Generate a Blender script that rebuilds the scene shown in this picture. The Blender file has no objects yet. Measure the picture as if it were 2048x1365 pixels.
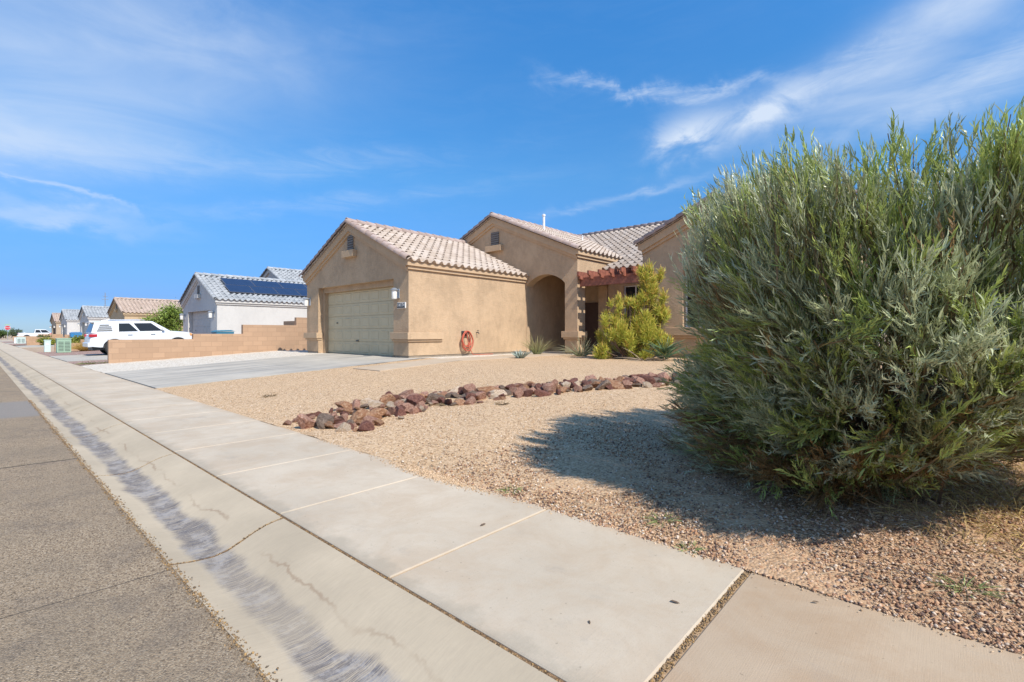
import bpy, bmesh, math, random
import numpy as np
from mathutils import Vector, Matrix

R = math.radians
C = bpy.context.scene.collection
random.seed(7)
rng = np.random.default_rng(7)

# ------------------------------------------------------------------ camera, sky, sun, exposure
# world: street runs along X (away to -X), houses stand on the +Y side, Z up
cam_d = bpy.data.cameras.new('camera')
cam = bpy.data.objects.new('camera', cam_d); C.objects.link(cam)
cam.location = (0, 0, 1.14)
cam.rotation_euler = (R(90), 0, R(42))
cam_d.sensor_width = 36; cam_d.lens = 17.09
cam_d.shift_y = -15.5 / 2048
cam_d.clip_start = 0.05; cam_d.clip_end = 6000
bpy.context.scene.camera = cam

SUN = Vector((0.68, -0.085, 0.73)).normalized()
sun_d = bpy.data.lights.new('sun', 'SUN'); sun = bpy.data.objects.new('sun', sun_d); C.objects.link(sun)
sun_d.energy = 4.7; sun_d.angle = R(0.53); sun_d.color = (1.0, 0.95, 0.87)
sun.rotation_euler = SUN.to_track_quat('Z', 'Y').to_euler()
vs = bpy.context.scene.view_settings
vs.view_transform = 'Standard'; vs.look = 'None'; vs.gamma = 1.0; vs.use_curve_mapping = False
vs.exposure = 0.26

world = bpy.data.worlds.new('World'); bpy.context.scene.world = world
world.use_nodes = True


def build_world():
    nt = world.node_tree; N = nt.nodes; L = nt.links
    N.clear()
    out = N.new('ShaderNodeOutputWorld'); bg = N.new('ShaderNodeBackground')
    bg.inputs[1].default_value = 0.108
    sky = N.new('ShaderNodeTexSky'); sky.sky_type = 'NISHITA'; sky.sun_disc = False
    sky.sun_elevation = math.asin(SUN.z); sky.sun_rotation = math.atan2(SUN.x, SUN.y)
    sky.altitude = 100; sky.air_density = 1.0; sky.dust_density = 0.35; sky.ozone_density = 2.5
    def val(x):
        return x
    def m(op, a, b=None, c=None, clamp=False):
        n = N.new('ShaderNodeMath'); n.operation = op; n.use_clamp = clamp
        for i, v in enumerate((a, b, c)):
            if v is None: continue
            if isinstance(v, (int, float)): n.inputs[i].default_value = v
            else: L.new(v, n.inputs[i])
        return n.outputs[0]
    tc = N.new('ShaderNodeTexCoord')
    sep = N.new('ShaderNodeSeparateXYZ'); L.new(tc.outputs['Generated'], sep.inputs[0])
    az = m('ARCTAN2', sep.outputs[0], sep.outputs[1])          # azimuth from +Y towards +X
    el = m('ARCSINE', sep.outputs[2])
    comb = N.new('ShaderNodeCombineXYZ'); L.new(az, comb.inputs[0]); L.new(el, comb.inputs[1])
    def noise(scale, sx, sy, rot, detail=7, rough=0.62, dist=0.6, off=0.0):
        mp = N.new('ShaderNodeMapping'); L.new(comb.outputs[0], mp.inputs[0])
        mp.inputs['Rotation'].default_value = (0, 0, rot)
        mp.inputs['Scale'].default_value = (sx, sy, 1); mp.inputs['Location'].default_value = (off, off * 0.7, off)
        n = N.new('ShaderNodeTexNoise'); n.inputs['Scale'].default_value = scale
        n.inputs['Detail'].default_value = detail; n.inputs['Roughness'].default_value = rough
        n.inputs['Distortion'].default_value = dist
        L.new(mp.outputs[0], n.inputs['Vector']); return n.outputs[0]
    n_soft = noise(3.0, 1.0, 3.5, R(-12), 5, 0.55, 0.8, 1.3)
    n_wisp = noise(5.0, 1.2, 6.0, R(-9), 8, 0.68, 0.9, 4.1)
    n_puff = noise(9.0, 1.0, 1.6, R(-15), 8, 0.6, 0.5, 7.7)
    warp = m('MULTIPLY', m('SUBTRACT', n_puff, 0.5), 0.16)
    def blob(a0, e0, ra, re, rot, soft=1.0):
        a = m('ADD', m('SUBTRACT', az, R(a0)), warp); e = m('ADD', m('SUBTRACT', el, R(e0)), m('MULTIPLY', warp, 0.6))
        c, s = math.cos(R(rot)), math.sin(R(rot))
        u = m('DIVIDE', m('ADD', m('MULTIPLY', a, c), m('MULTIPLY', e, s)), R(ra))
        v = m('DIVIDE', m('SUBTRACT', m('MULTIPLY', e, c), m('MULTIPLY', a, s)), R(re))
        d = m('ADD', m('MULTIPLY', u, u), m('MULTIPLY', v, v))
        return m('POWER', 2.718, m('MULTIPLY', d, -soft))
    def band(n, lo, hi):
        r = N.new('ShaderNodeMapRange'); r.interpolation_type = 'SMOOTHSTEP'
        r.inputs[1].default_value = lo; r.inputs[2].default_value = hi
        L.new(n, r.inputs[0]); return r.outputs[0]
    wsoft = band(n_soft, 0.12, 0.85); wwisp = band(n_wisp, 0.34, 0.70); wpuff = band(n_puff, 0.36, 0.66)
    terms = []
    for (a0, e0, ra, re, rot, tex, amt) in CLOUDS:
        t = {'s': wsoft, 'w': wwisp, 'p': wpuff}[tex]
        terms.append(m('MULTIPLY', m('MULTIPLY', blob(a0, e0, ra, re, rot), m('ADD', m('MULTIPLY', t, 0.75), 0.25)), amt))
    tot = terms[0]
    for t in terms[1:]: tot = m('ADD', tot, t)
    tot = m('ADD', tot, m('MULTIPLY', m('MULTIPLY', wsoft, wwisp), 0.03))
    tot = m('MINIMUM', tot, 0.92)
    up = band(sep.outputs[2], -0.02, 0.10)
    tot = m('MULTIPLY', tot, m('ADD', m('MULTIPLY', up, 0.8), 0.2))
    # the clear sky's own colour: deep azure of dry desert air
    mul = N.new('ShaderNodeMix'); mul.data_type = 'RGBA'; mul.blend_type = 'MULTIPLY'; mul.inputs[0].default_value = 1.0
    L.new(sky.outputs[0], mul.inputs[6])
    rp = N.new('ShaderNodeValToRGB'); e = rp.color_ramp.elements; e.new(0.5); e.new(0.6)
    for i, (p, c) in enumerate(SKY_TINT): e[i].position = p; e[i].color = (c[0], c[1], c[2], 1)
    L.new(sep.outputs[2], rp.inputs[0]); L.new(rp.outputs[0], mul.inputs[7])
    mx = N.new('ShaderNodeMix'); mx.data_type = 'RGBA'
    L.new(tot, mx.inputs[0]); L.new(mul.outputs[2], mx.inputs[6]); mx.inputs[7].default_value = CLOUD_COL
    L.new(mx.outputs[2], bg.inputs[0]); L.new(bg.outputs[0], out.inputs[0])


SKY_TINT = [(0.0, (0.46, 0.68, 1.12)), (0.06, (0.29, 0.48, 0.95)), (0.30, (0.52, 1.08, 1.42)), (0.55, (0.46, 1.30, 1.85))]
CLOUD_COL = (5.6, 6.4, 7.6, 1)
# azimuth, elevation, radius along, radius across, tilt, texture, amount
CLOUDS = [
    (-87, 20, 14, 6, 8, 's', 0.66), (-75, 25, 18, 4.5, 12, 's', 0.34), (-86, 27, 14, 4, 8, 's', 0.32), (-88, 15.5, 9, 1.6, 8, 's', 0.30),
    (-70, 17, 22, 1.3, 8, 'w', 0.20), (-84.2, 11.9, 5, 0.42, -14, 's', 0.50), (-85, 10.1, 6.5, 0.85, -2, 's', 0.62), (-62, 14, 18, 0.9, 9, 'w', 0.20),
    (-20.9, 21.3, 4.0, 2.2, 10, 'p', 0.98), (-13.6, 22.7, 4.2, 1.4, 16, 'p', 0.92),
    (-32.0, 26.6, 5.2, 0.65, -15, 'w', 0.55), (-21.5, 25.2, 8.0, 0.65, -2, 'w', 0.60), (-1.0, 25.6, 8.5, 2.7, 22, 's', 0.85), (-7.5, 24.2, 5, 1.6, 12, 'w', 0.5),
    (-3.0, 20.0, 10, 2.2, 4, 's', 0.55), (5, 22, 8, 2.0, 20, 'w', 0.45),
    (95, 30, 55, 24, 0, 's', 0.55), (150, 28, 45, 26, 0, 's', 0.55), (-150, 30, 35, 22, 0, 's', 0.45),  # unseen clouds behind the camera, added as pale fill for shaded street-facing walls
    (-29.5, 15.3, 9, 0.45, 9, 'w', 0.40),
]
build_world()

# ------------------------------------------------------------------ helpers
ORIGIN = {}


class MB:
    """collects faces in world coordinates; build() links them as ONE mesh object"""
    def __init__(self): self.v = []; self.f = []; self.m = []
    def poly(self, pts, mi=0):
        b = len(self.v); self.v += [tuple(p) for p in pts]
        self.f.append(tuple(range(b, b + len(pts)))); self.m.append(mi)
    def box(self, x0, x1, y0, y1, z0, z1, mi=0, skip=''):
        p = [(x0, y0, z0), (x1, y0, z0), (x1, y1, z0), (x0, y1, z0), (x0, y0, z1), (x1, y0, z1), (x1, y1, z1), (x0, y1, z1)]
        b = len(self.v); self.v += p
        for k, q in (('b', (0, 3, 2, 1)), ('t', (4, 5, 6, 7)), ('s', (0, 1, 5, 4)), ('e', (1, 2, 6, 5)), ('n', (2, 3, 7, 6)), ('w', (3, 0, 4, 7))):
            if k in skip: continue
            self.f.append(tuple(b + i for i in q)); self.m.append(mi)
    def prism(self, pts, d, mi=0):
        """polygon pts extruded by vector d, closed"""
        d = Vector(d); n = len(pts); a = [Vector(p) for p in pts]; c = [p + d for p in a]
        b = len(self.v); self.v += [tuple(p) for p in a + c]
        self.f.append(tuple(range(b + n - 1, b - 1, -1))); self.f.append(tuple(range(b + n, b + 2 * n)))
        self.m += [mi, mi]
        for i in range(n):
            j = (i + 1) % n
            self.f.append((b + i, b + j, b + n + j, b + n + i)); self.m.append(mi)
    def tube(self, pts, r, n=8, mi=0, caps=True):
        pts = [Vector(p) for p in pts]; k = len(pts)
        rr = r if isinstance(r, (list, tuple)) else [r] * k
        b = len(self.v); up = Vector((0, 0, 1)); prev = None
        for i, p in enumerate(pts):
            t = (pts[min(i + 1, k - 1)] - pts[max(i - 1, 0)]).normalized()
            if prev is None:
                s = t.cross(up)
                if s.length < 1e-3: s = t.cross(Vector((1, 0, 0)))
            else: s = prev - t * prev.dot(t)
            s.normalize(); prev = s; q = t.cross(s)
            for j in range(n):
                a = 2 * math.pi * j / n
                self.v.append(tuple(p + (s * math.cos(a) + q * math.sin(a)) * rr[i]))
        for i in range(k - 1):
            for j in range(n):
                j2 = (j + 1) % n
                self.f.append((b + i * n + j, b + i * n + j2, b + (i + 1) * n + j2, b + (i + 1) * n + j)); self.m.append(mi)
        if caps:
            self.f.append(tuple(b + j for j in range(n))[::-1]); self.m.append(mi)
            self.f.append(tuple(b + (k - 1) * n + j for j in range(n))); self.m.append(mi)
    def lathe(self, c, prof, n=16, axis='z', mi=0):
        """prof: list of (radius, height)"""
        c = Vector(c); b = len(self.v)
        for (r, h) in prof:
            for j in range(n):
                a = 2 * math.pi * j / n; x, y = r * math.cos(a), r * math.sin(a)
                d = {'z': (x, y, h), 'y': (x, h, y), 'x': (h, x, y)}[axis]
                self.v.append(tuple(c + Vector(d)))
        for i in range(len(prof) - 1):
            for j in range(n):
                j2 = (j + 1) % n
                self.f.append((b + i * n + j, b + i * n + j2, b + (i + 1) * n + j2, b + (i + 1) * n + j)); self.m.append(mi)
        self.f.append(tuple(b + j for j in range(n))[::-1]); self.m.append(mi)
        self.f.append(tuple(b + (len(prof) - 1) * n + j for j in range(n))); self.m.append(mi)
    def build(self, name, mats, parent=None, smooth=None, bevel=0, segs=2):
        if not isinstance(mats, (list, tuple)): mats = [mats]
        o = ORIGIN.get(parent.name, Vector()) if parent else Vector()
        me = bpy.data.meshes.new(name)
        me.from_pydata([(x - o.x, y - o.y, z - o.z) for x, y, z in self.v], [], self.f)
        for mt in mats: me.materials.append(mt)
        me.polygons.foreach_set('material_index', self.m)
        bm = bmesh.new(); bm.from_mesh(me); bmesh.ops.recalc_face_normals(bm, faces=bm.faces[:]); bm.to_mesh(me); bm.free()
        if smooth is not None:
            me.polygons.foreach_set('use_smooth', [True] * len(me.polygons)); me.set_sharp_from_angle(angle=R(smooth))
        me.update()
        ob = bpy.data.objects.new(name, me); C.objects.link(ob)
        if parent: ob.parent = parent
        ORIGIN[ob.name] = o
        if bevel:
            md = ob.modifiers.new('bevel', 'BEVEL'); md.width = bevel; md.segments = segs; md.limit_method = 'ANGLE'; md.angle_limit = R(40)
        return ob


def tag(o, label, cat, group=None, kind=None):
    if label: o['label'] = label
    if cat: o['category'] = cat
    if group: o['group'] = group
    if kind: o['kind'] = kind
    return o


def thing(name, loc, label, cat, group=None):
    o = bpy.data.objects.new(name, None); C.objects.link(o); o.location = loc; o.empty_display_size = 0.1
    ORIGIN[o.name] = Vector(loc)
    return tag(o, label, cat, group)


def struct(o): o['kind'] = 'structure'; return o


def np_mesh(name, co, quads, mats, col=None, parent=None, smooth=False):
    co = np.asarray(co, dtype=np.float32); quads = np.asarray(quads, dtype=np.int32)
    if parent is not None:
        co = co - np.array(ORIGIN[parent.name], dtype=np.float32)
    me = bpy.data.meshes.new(name); k = quads.shape[1]; nf = len(quads)
    me.vertices.add(len(co)); me.vertices.foreach_set('co', co.ravel())
    me.loops.add(nf * k); me.loops.foreach_set('vertex_index', quads.ravel())
    me.polygons.add(nf); me.polygons.foreach_set('loop_start', np.arange(nf, dtype=np.int32) * k)
    me.polygons.foreach_set('loop_total', np.full(nf, k, dtype=np.int32))
    if smooth: me.polygons.foreach_set('use_smooth', np.ones(nf, dtype=bool))
    for m in (mats if isinstance(mats, (list, tuple)) else [mats]): me.materials.append(m)
    if col is not None:
        a = me.color_attributes.new('tint', 'FLOAT_COLOR', 'POINT')
        c4 = np.ones((len(co), 4), dtype=np.float32); c4[:, :3] = col
        a.data.foreach_set('color', c4.ravel())
    me.update(calc_edges=True); me.validate()
    o = bpy.data.objects.new(name, me); C.objects.link(o)
    if parent is not None: o.parent = parent; ORIGIN[o.name] = ORIGIN[parent.name]
    return o


def unit(a): return a / np.maximum(np.linalg.norm(a, axis=-1, keepdims=True), 1e-9)


def strips(P, D, L, W, bend, nseg=3, col0=None, col1=None, prof=None, r=rng, face=None):
    """leaf-like ribbons: base P, direction D, length L, width W, bend vector; returns verts, quads, colours"""
    n = len(P); D = unit(D); S = unit(np.cross(D, unit(r.normal(size=(n, 3))) if face is None else face + r.normal(size=(n, 3)) * 0.55))
    t = np.linspace(0, 1, nseg + 1)
    if prof is None: prof = np.array([0.45 + 1.6 * x * (1 - x) * 1.4 if x < 1 else 0.08 for x in t])
    L = np.broadcast_to(L, (n,)); W = np.broadcast_to(W, (n,))
    ctr = P[:, None, :] + D[:, None, :] * (L[:, None] * t)[:, :, None] + bend[:, None, :] * (L[:, None] * t ** 2)[:, :, None]
    off = S[:, None, :] * (W[:, None] * 0.5 * prof)[:, :, None]
    V = np.stack([ctr - off, ctr + off], axis=2).reshape(-1, 3)
    k = (nseg + 1) * 2
    q = np.array([[2 * i, 2 * i + 1, 2 * i + 3, 2 * i + 2] for i in range(nseg)])
    Q = (np.arange(n)[:, None, None] * k + q[None]).reshape(-1, 4)
    Cc = None
    if col0 is not None:
        if col1 is None: col1 = col0
        Cc = (col0[:, None, :] * (1 - t)[None, :, None] + col1[:, None, :] * t[None, :, None])
        Cc = np.repeat(Cc, 2, axis=1).reshape(-1, 3)
    return V, Q, Cc


def join(parts):
    V = []; Q = []; Cs = []; b = 0
    for v, q, c in parts:
        V.append(v); Q.append(q + b); Cs.append(c); b += len(v)
    return np.concatenate(V), np.concatenate(Q), np.concatenate(Cs)


# ------------------------------------------------------------------ materials
def new_mat(name):
    m = bpy.data.materials.new(name); m.use_nodes = True
    nt = m.node_tree; return m, nt, nt.nodes, nt.links, nt.nodes['Principled BSDF']


def rgb(c): return (c[0], c[1], c[2], 1)


class NB:
    def __init__(self, name):
        self.mat, self.nt, self.N, self.L, self.bs = new_mat(name)
        self.tc = self.N.new('ShaderNodeTexCoord'); self.co = self.tc.outputs['Object']
    def math(self, op, a, b=None, clamp=False):
        n = self.N.new('ShaderNodeMath'); n.operation = op; n.use_clamp = clamp
        for i, v in enumerate((a, b)):
            if v is None: continue
            if isinstance(v, (int, float)): n.inputs[i].default_value = v
            else: self.L.new(v, n.inputs[i])
        return n.outputs[0]
    def mapping(self, scale=(1, 1, 1), rot=(0, 0, 0), loc=(0, 0, 0)):
        n = self.N.new('ShaderNodeMapping'); self.L.new(self.co, n.inputs[0])
        n.inputs['Scale'].default_value = scale; n.inputs['Rotation'].default_value = rot; n.inputs['Location'].default_value = loc
        return n.outputs[0]
    def noise(self, scale, detail=5, rough=0.55, vec=None, dist=0.0):
        n = self.N.new('ShaderNodeTexNoise'); n.inputs['Scale'].default_value = scale
        n.inputs['Detail'].default_value = detail; n.inputs['Roughness'].default_value = rough; n.inputs['Distortion'].default_value = dist
        self.L.new(vec or self.co, n.inputs['Vector']); return n.outputs[0]
    def voro(self, scale, vec=None, out='Color', feature='F1', rnd=1.0):
        n = self.N.new('ShaderNodeTexVoronoi'); n.feature = feature; n.inputs['Scale'].default_value = scale
        n.inputs['Randomness'].default_value = rnd
        self.L.new(vec or self.co, n.inputs['Vector']); return n.outputs[out]
    def rng(self, v, lo, hi, a=0.0, b=1.0, smooth=True):
        n = self.N.new('ShaderNodeMapRange'); n.interpolation_type = 'SMOOTHSTEP' if smooth else 'LINEAR'
        self.L.new(v, n.inputs[0])
        for i, x in enumerate((lo, hi, a, b)): n.inputs[i + 1].default_value = x
        return n.outputs[0]
    def mix(self, f, a, b, blend='MIX'):
        n = self.N.new('ShaderNodeMix'); n.data_type = 'RGBA'; n.blend_type = blend
        for i, v in ((0, f), (6, a), (7, b)):
            if isinstance(v, (int, float)): n.inputs[i].default_value = v
            elif isinstance(v, (tuple, list)): n.inputs[i].default_value = rgb(v)
            else: self.L.new(v, n.inputs[i])
        return n.outputs[2]
    def ramp(self, v, stops):
        n = self.N.new('ShaderNodeValToRGB'); e = n.color_ramp.elements
        while len(e) < len(stops): e.new(0.5)
        for i, (p, c) in enumerate(stops): e[i].position = p; e[i].color = rgb(c)
        self.L.new(v, n.inputs[0]); return n.outputs[0]
    def sep(self, v=None):
        n = self.N.new('ShaderNodeSeparateXYZ'); self.L.new(v or self.co, n.inputs[0]); return n.outputs
    def attr(self, name='tint'):
        n = self.N.new('ShaderNodeAttribute'); n.attribute_name = name; return n.outputs['Color']
    def bump(self, h, strength=0.5, dist=0.01, prev=None):
        n = self.N.new('ShaderNodeBump'); n.inputs['Strength'].default_value = strength; n.inputs['Distance'].default_value = dist
        self.L.new(h, n.inputs['Height'])
        if prev is not None: self.L.new(prev, n.inputs['Normal'])
        return n.outputs[0]
    def out(self, col, rough=0.8, spec=0.3, normal=None, metal=0.0):
        if isinstance(col, (tuple, list)): self.bs.inputs['Base Color'].default_value = rgb(col)
        else: self.L.new(col, self.bs.inputs['Base Color'])
        if isinstance(rough, (int, float)): self.bs.inputs['Roughness'].default_value = rough
        else: self.L.new(rough, self.bs.inputs['Roughness'])
        self.bs.inputs['Specular IOR Level'].default_value = spec; self.bs.inputs['Metallic'].default_value = metal
        if normal is not None: self.L.new(normal, self.bs.inputs['Normal'])
        return self.mat


def plain(name, c, rough=0.7, var=0.12, scale=6, spec=0.3, metal=0.0, bump=0.0, bscale=60):
    b = NB(name); n = b.noise(scale, 6, 0.6)
    col = b.mix(b.rng(n, 0.3, 0.7), tuple(x * (1 - var) for x in c), tuple(min(1, x * (1 + var)) for x in c))
    nm = b.bump(b.noise(bscale, 4), bump, 0.01) if bump else None
    return b.out(col, rough, spec, nm, metal)


def stucco(name, c, dark=0.16, bump=0.9):
    b = NB(name)
    big = b.noise(1.3, 7, 0.68, b.mapping((1, 1, 0.75))); mid = b.noise(7, 6, 0.68, b.mapping((1, 1, 0.6)))
    f = b.math('ADD', b.math('MULTIPLY', big, 0.65), b.math('MULTIPLY', mid, 0.35))
    col = b.mix(b.rng(f, 0.36, 0.62), tuple(x * (1 - dark) for x in c), tuple(min(1, x * (1 + dark * 0.45)) for x in c))
    # lace-textured plaster: ridges plus sand grain
    lace = b.rng(b.noise(15, 4, 0.6, None, 1.2), 0.42, 0.62); grain = b.noise(140, 3, 0.6)
    nm = b.bump(grain, 0.40 * bump, 0.004, b.bump(lace, 0.60 * bump, 0.010))
    return b.out(col, 0.9, 0.15, nm)


def tile_mat(name, c, c2):
    b = NB(name); a = b.attr('tint'); s = b.sep(a)
    col = b.mix(s[0], c, c2); n = b.noise(9, 5, 0.6)
    col = b.mix(b.rng(n, 0.35, 0.75, 0, 0.35), col, tuple(x * 0.62 for x in c))
    return b.out(col, 0.75, 0.3, b.bump(b.noise(60, 4), 0.2, 0.006))


def gravel(name, cols, scale, bump=0.8, patch=None, big=None, soil=None):
    b = NB(name)
    rnd = b.sep(b.voro(scale, None, 'Color'))[0]; d = b.voro(scale, None, 'Distance')
    col = b.ramp(rnd, [(i / (len(cols) - 1), c) for i, c in enumerate(cols)])
    n = b.noise(0.7, 6, 0.6)
    col = b.mix(b.rng(n, 0.3, 0.7, 0, 0.30), col, patch or cols[len(cols) // 2])
    if big:
        rb = b.sep(b.voro(scale * 0.42, None, 'Color')); col = b.mix(b.rng(rb[1], 0.86, 0.88), col, big)
    if soil:
        col = b.mix(b.math('MULTIPLY', b.rng(b.math('ADD', b.sep()[0], b.math('MULTIPLY', n, 1.5)), -2.6, 1.0), 0.75), col, soil)
    h = b.math('SUBTRACT', 1.0, b.math('MULTIPLY', d, 1.0))
    nm = b.bump(h, bump, 0.55 / scale)
    return b.out(col, 0.95, 0.1, nm)


M = {}
ST = (0.505, 0.357, 0.226)
M['stucco'] = stucco('tan_stucco', ST)
M['stucco_trim'] = stucco('tan_trim_stucco', tuple(x * 1.03 for x in ST), 0.10, 0.6)
M['stucco_white'] = stucco('white_stucco', (0.56, 0.535, 0.50), 0.06, 0.5)
M['stucco_tan2'] = stucco('sand_stucco', (0.50, 0.37, 0.23), 0.08, 0.5)
M['stucco_brown'] = stucco('light_brown_stucco', (0.45, 0.35, 0.25), 0.08, 0.5)
M['tile'] = tile_mat('clay_roof_tile', (0.46, 0.365, 0.29), (0.58, 0.49, 0.42))
M['tile_grey'] = tile_mat('grey_roof_tile', (0.30, 0.315, 0.33), (0.44, 0.45, 0.46))
M['tile_tan'] = tile_mat('tan_roof_tile', (0.42, 0.32, 0.255), (0.52, 0.41, 0.34))
M['rake'] = tile_mat('rake_tile', (0.36, 0.27, 0.23), (0.47, 0.37, 0.33))
M['mortar'] = plain('dark_mortar', (0.10, 0.075, 0.06), 0.95)
M['door'] = plain('sage_garage_door', (0.56, 0.462, 0.29), 0.55, 0.05, 2)
M['door_white'] = plain('pale_garage_door', (0.55, 0.52, 0.47), 0.55, 0.05, 2)
M['wood'] = plain('red_brown_stained_wood', (0.27, 0.10, 0.065), 0.6, 0.3, 9)
M['foundation'] = plain('concrete_foundation', (0.30, 0.24, 0.18), 0.9)
M['metal_dark'] = plain('dark_metal', (0.05, 0.05, 0.05), 0.5, 0.1, 5, 0.4)
M['metal_grey'] = plain('grey_metal', (0.33, 0.36, 0.40), 0.4, 0.1, 5, 0.5, 0.4)
M['vent'] = plain('vent_louvre', (0.20, 0.17, 0.145), 0.7)
M['white'] = plain('white_paint', (0.72, 0.72, 0.71), 0.4, 0.03)
M['frosted'] = plain('frosted_white_glass', (0.85, 0.82, 0.76), 0.25, 0.02, 4, 0.5)
M['dark'] = plain('dark_interior', (0.02, 0.018, 0.016), 0.9)
M['glass'] = plain('dark_window_glass', (0.02, 0.022, 0.025), 0.08, 0.05, 2, 0.35)
M['front_door'] = plain('brown_front_door', (0.09, 0.05, 0.035), 0.5)
M['hose'] = plain('orange_rubber_hose', (0.50, 0.105, 0.06), 0.5, 0.1, 8, 0.4)
M['car_white'] = plain('white_car_paint', (0.66, 0.67, 0.69), 0.2, 0.01, 1, 0.6)
M['rubber'] = plain('tyre_rubber', (0.035, 0.035, 0.035), 0.85)
M['rim'] = plain('alloy_rim', (0.16, 0.16, 0.165), 0.35, 0.05, 5, 0.5, 0.6)
M['red_lens'] = plain('red_lens', (0.42, 0.02, 0.03), 0.2, 0.05, 4, 0.6)
M['amber_lens'] = plain('amber_lens', (0.75, 0.36, 0.14), 0.2, 0.05, 4, 0.6)
M['chrome'] = plain('silver_trim', (0.5, 0.52, 0.55), 0.25, 0.05, 4, 0.5, 0.7)
M['red_paint'] = plain('red_car_paint', (0.45, 0.04, 0.035), 0.25, 0.03, 1, 0.6)
M['sign_red'] = plain('sign_red', (0.50, 0.02, 0.04), 0.45, 0.03)
M['blue_bin'] = plain('blue_plastic', (0.04, 0.20, 0.42), 0.5, 0.05)
M['teal_bin'] = plain('teal_plastic', (0.04, 0.19, 0.28), 0.5, 0.05)
M['box_green'] = plain('green_utility_paint', (0.30, 0.43, 0.31), 0.5, 0.05)
M['box_pale'] = plain('pale_green_utility_paint', (0.55, 0.66, 0.60), 0.5, 0.05)
M['bark'] = plain('bark', (0.16, 0.11, 0.075), 0.9, 0.3, 20, 0.2, 0, 0.5, 40)
M['panel_frame'] = plain('solar_frame', (0.16, 0.17, 0.20), 0.4, 0.05, 4, 0.5, 0.3)


def block_mat(name, c):
    b = NB(name); s = b.sep()
    cb = b.N.new('ShaderNodeCombineXYZ'); b.L.new(b.math('ADD', s[0], s[1]), cb.inputs[0]); b.L.new(s[2], cb.inputs[1])
    t = b.N.new('ShaderNodeTexBrick'); b.L.new(cb.outputs[0], t.inputs['Vector'])
    t.inputs['Scale'].default_value = 1.0; t.inputs['Brick Width'].default_value = 0.40; t.inputs['Row Height'].default_value = 0.20
    t.inputs['Mortar Size'].default_value = 0.009; t.inputs['Mortar Smooth'].default_value = 0.3
    t.inputs['Color1'].default_value = rgb(c); t.inputs['Color2'].default_value = rgb(tuple(x * 0.84 for x in c))
    t.inputs['Mortar'].default_value = rgb(tuple(x * 0.74 for x in c))
    n = b.noise(3, 6, 0.6); col = b.mix(b.rng(n, 0.3, 0.75, 0, 0.25), t.outputs[0], tuple(x * 0.75 for x in c))
    nm = b.bump(t.outputs[1], -0.5, 0.006, b.bump(b.noise(90, 4), 0.3, 0.004))
    return b.out(col, 0.92, 0.15, nm)


M['block'] = block_mat('tan_concrete_block', (0.47, 0.305, 0.195))


def solar_mat():
    b = NB('solar_cells'); g = b.noise(3, 2)
    col = b.mix(g, (0.018, 0.028, 0.06), (0.03, 0.045, 0.09))
    return b.out(col, 0.12, 0.6)


M['solar'] = solar_mat()

GR_TAN = [(0.23, 0.14, 0.08), (0.45, 0.29, 0.165), (0.57, 0.385, 0.225), (0.64, 0.45, 0.275), (0.69, 0.52, 0.36)]
M['gravel_tan'] = gravel('tan_gravel', GR_TAN, 62, 0.9, (0.54, 0.36, 0.205), None, (0.44, 0.275, 0.165))
M['gravel_white'] = gravel('white_gravel', [(0.42, 0.34, 0.25), (0.56, 0.48, 0.38), (0.66, 0.59, 0.49), (0.74, 0.69, 0.61)], 30, 0.8)
M['gravel_red'] = gravel('reddish_gravel', [(0.16, 0.09, 0.075), (0.30, 0.185, 0.15), (0.40, 0.27, 0.22), (0.48, 0.36, 0.30)], 30, 0.9)
M['dirt'] = gravel('desert_soil', [(0.36, 0.25, 0.17), (0.46, 0.33, 0.225), (0.52, 0.38, 0.27)], 25, 0.5)
M['sand'] = plain('joint_sand', (0.40, 0.27, 0.16), 0.95, 0.25, 30, 0.1, 0, 0.6, 120)
M['crack_dirt'] = plain('dirt_in_joint', (0.21, 0.13, 0.07), 0.95, 0.45, 45, 0.1, 0, 0.8, 120)


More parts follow.
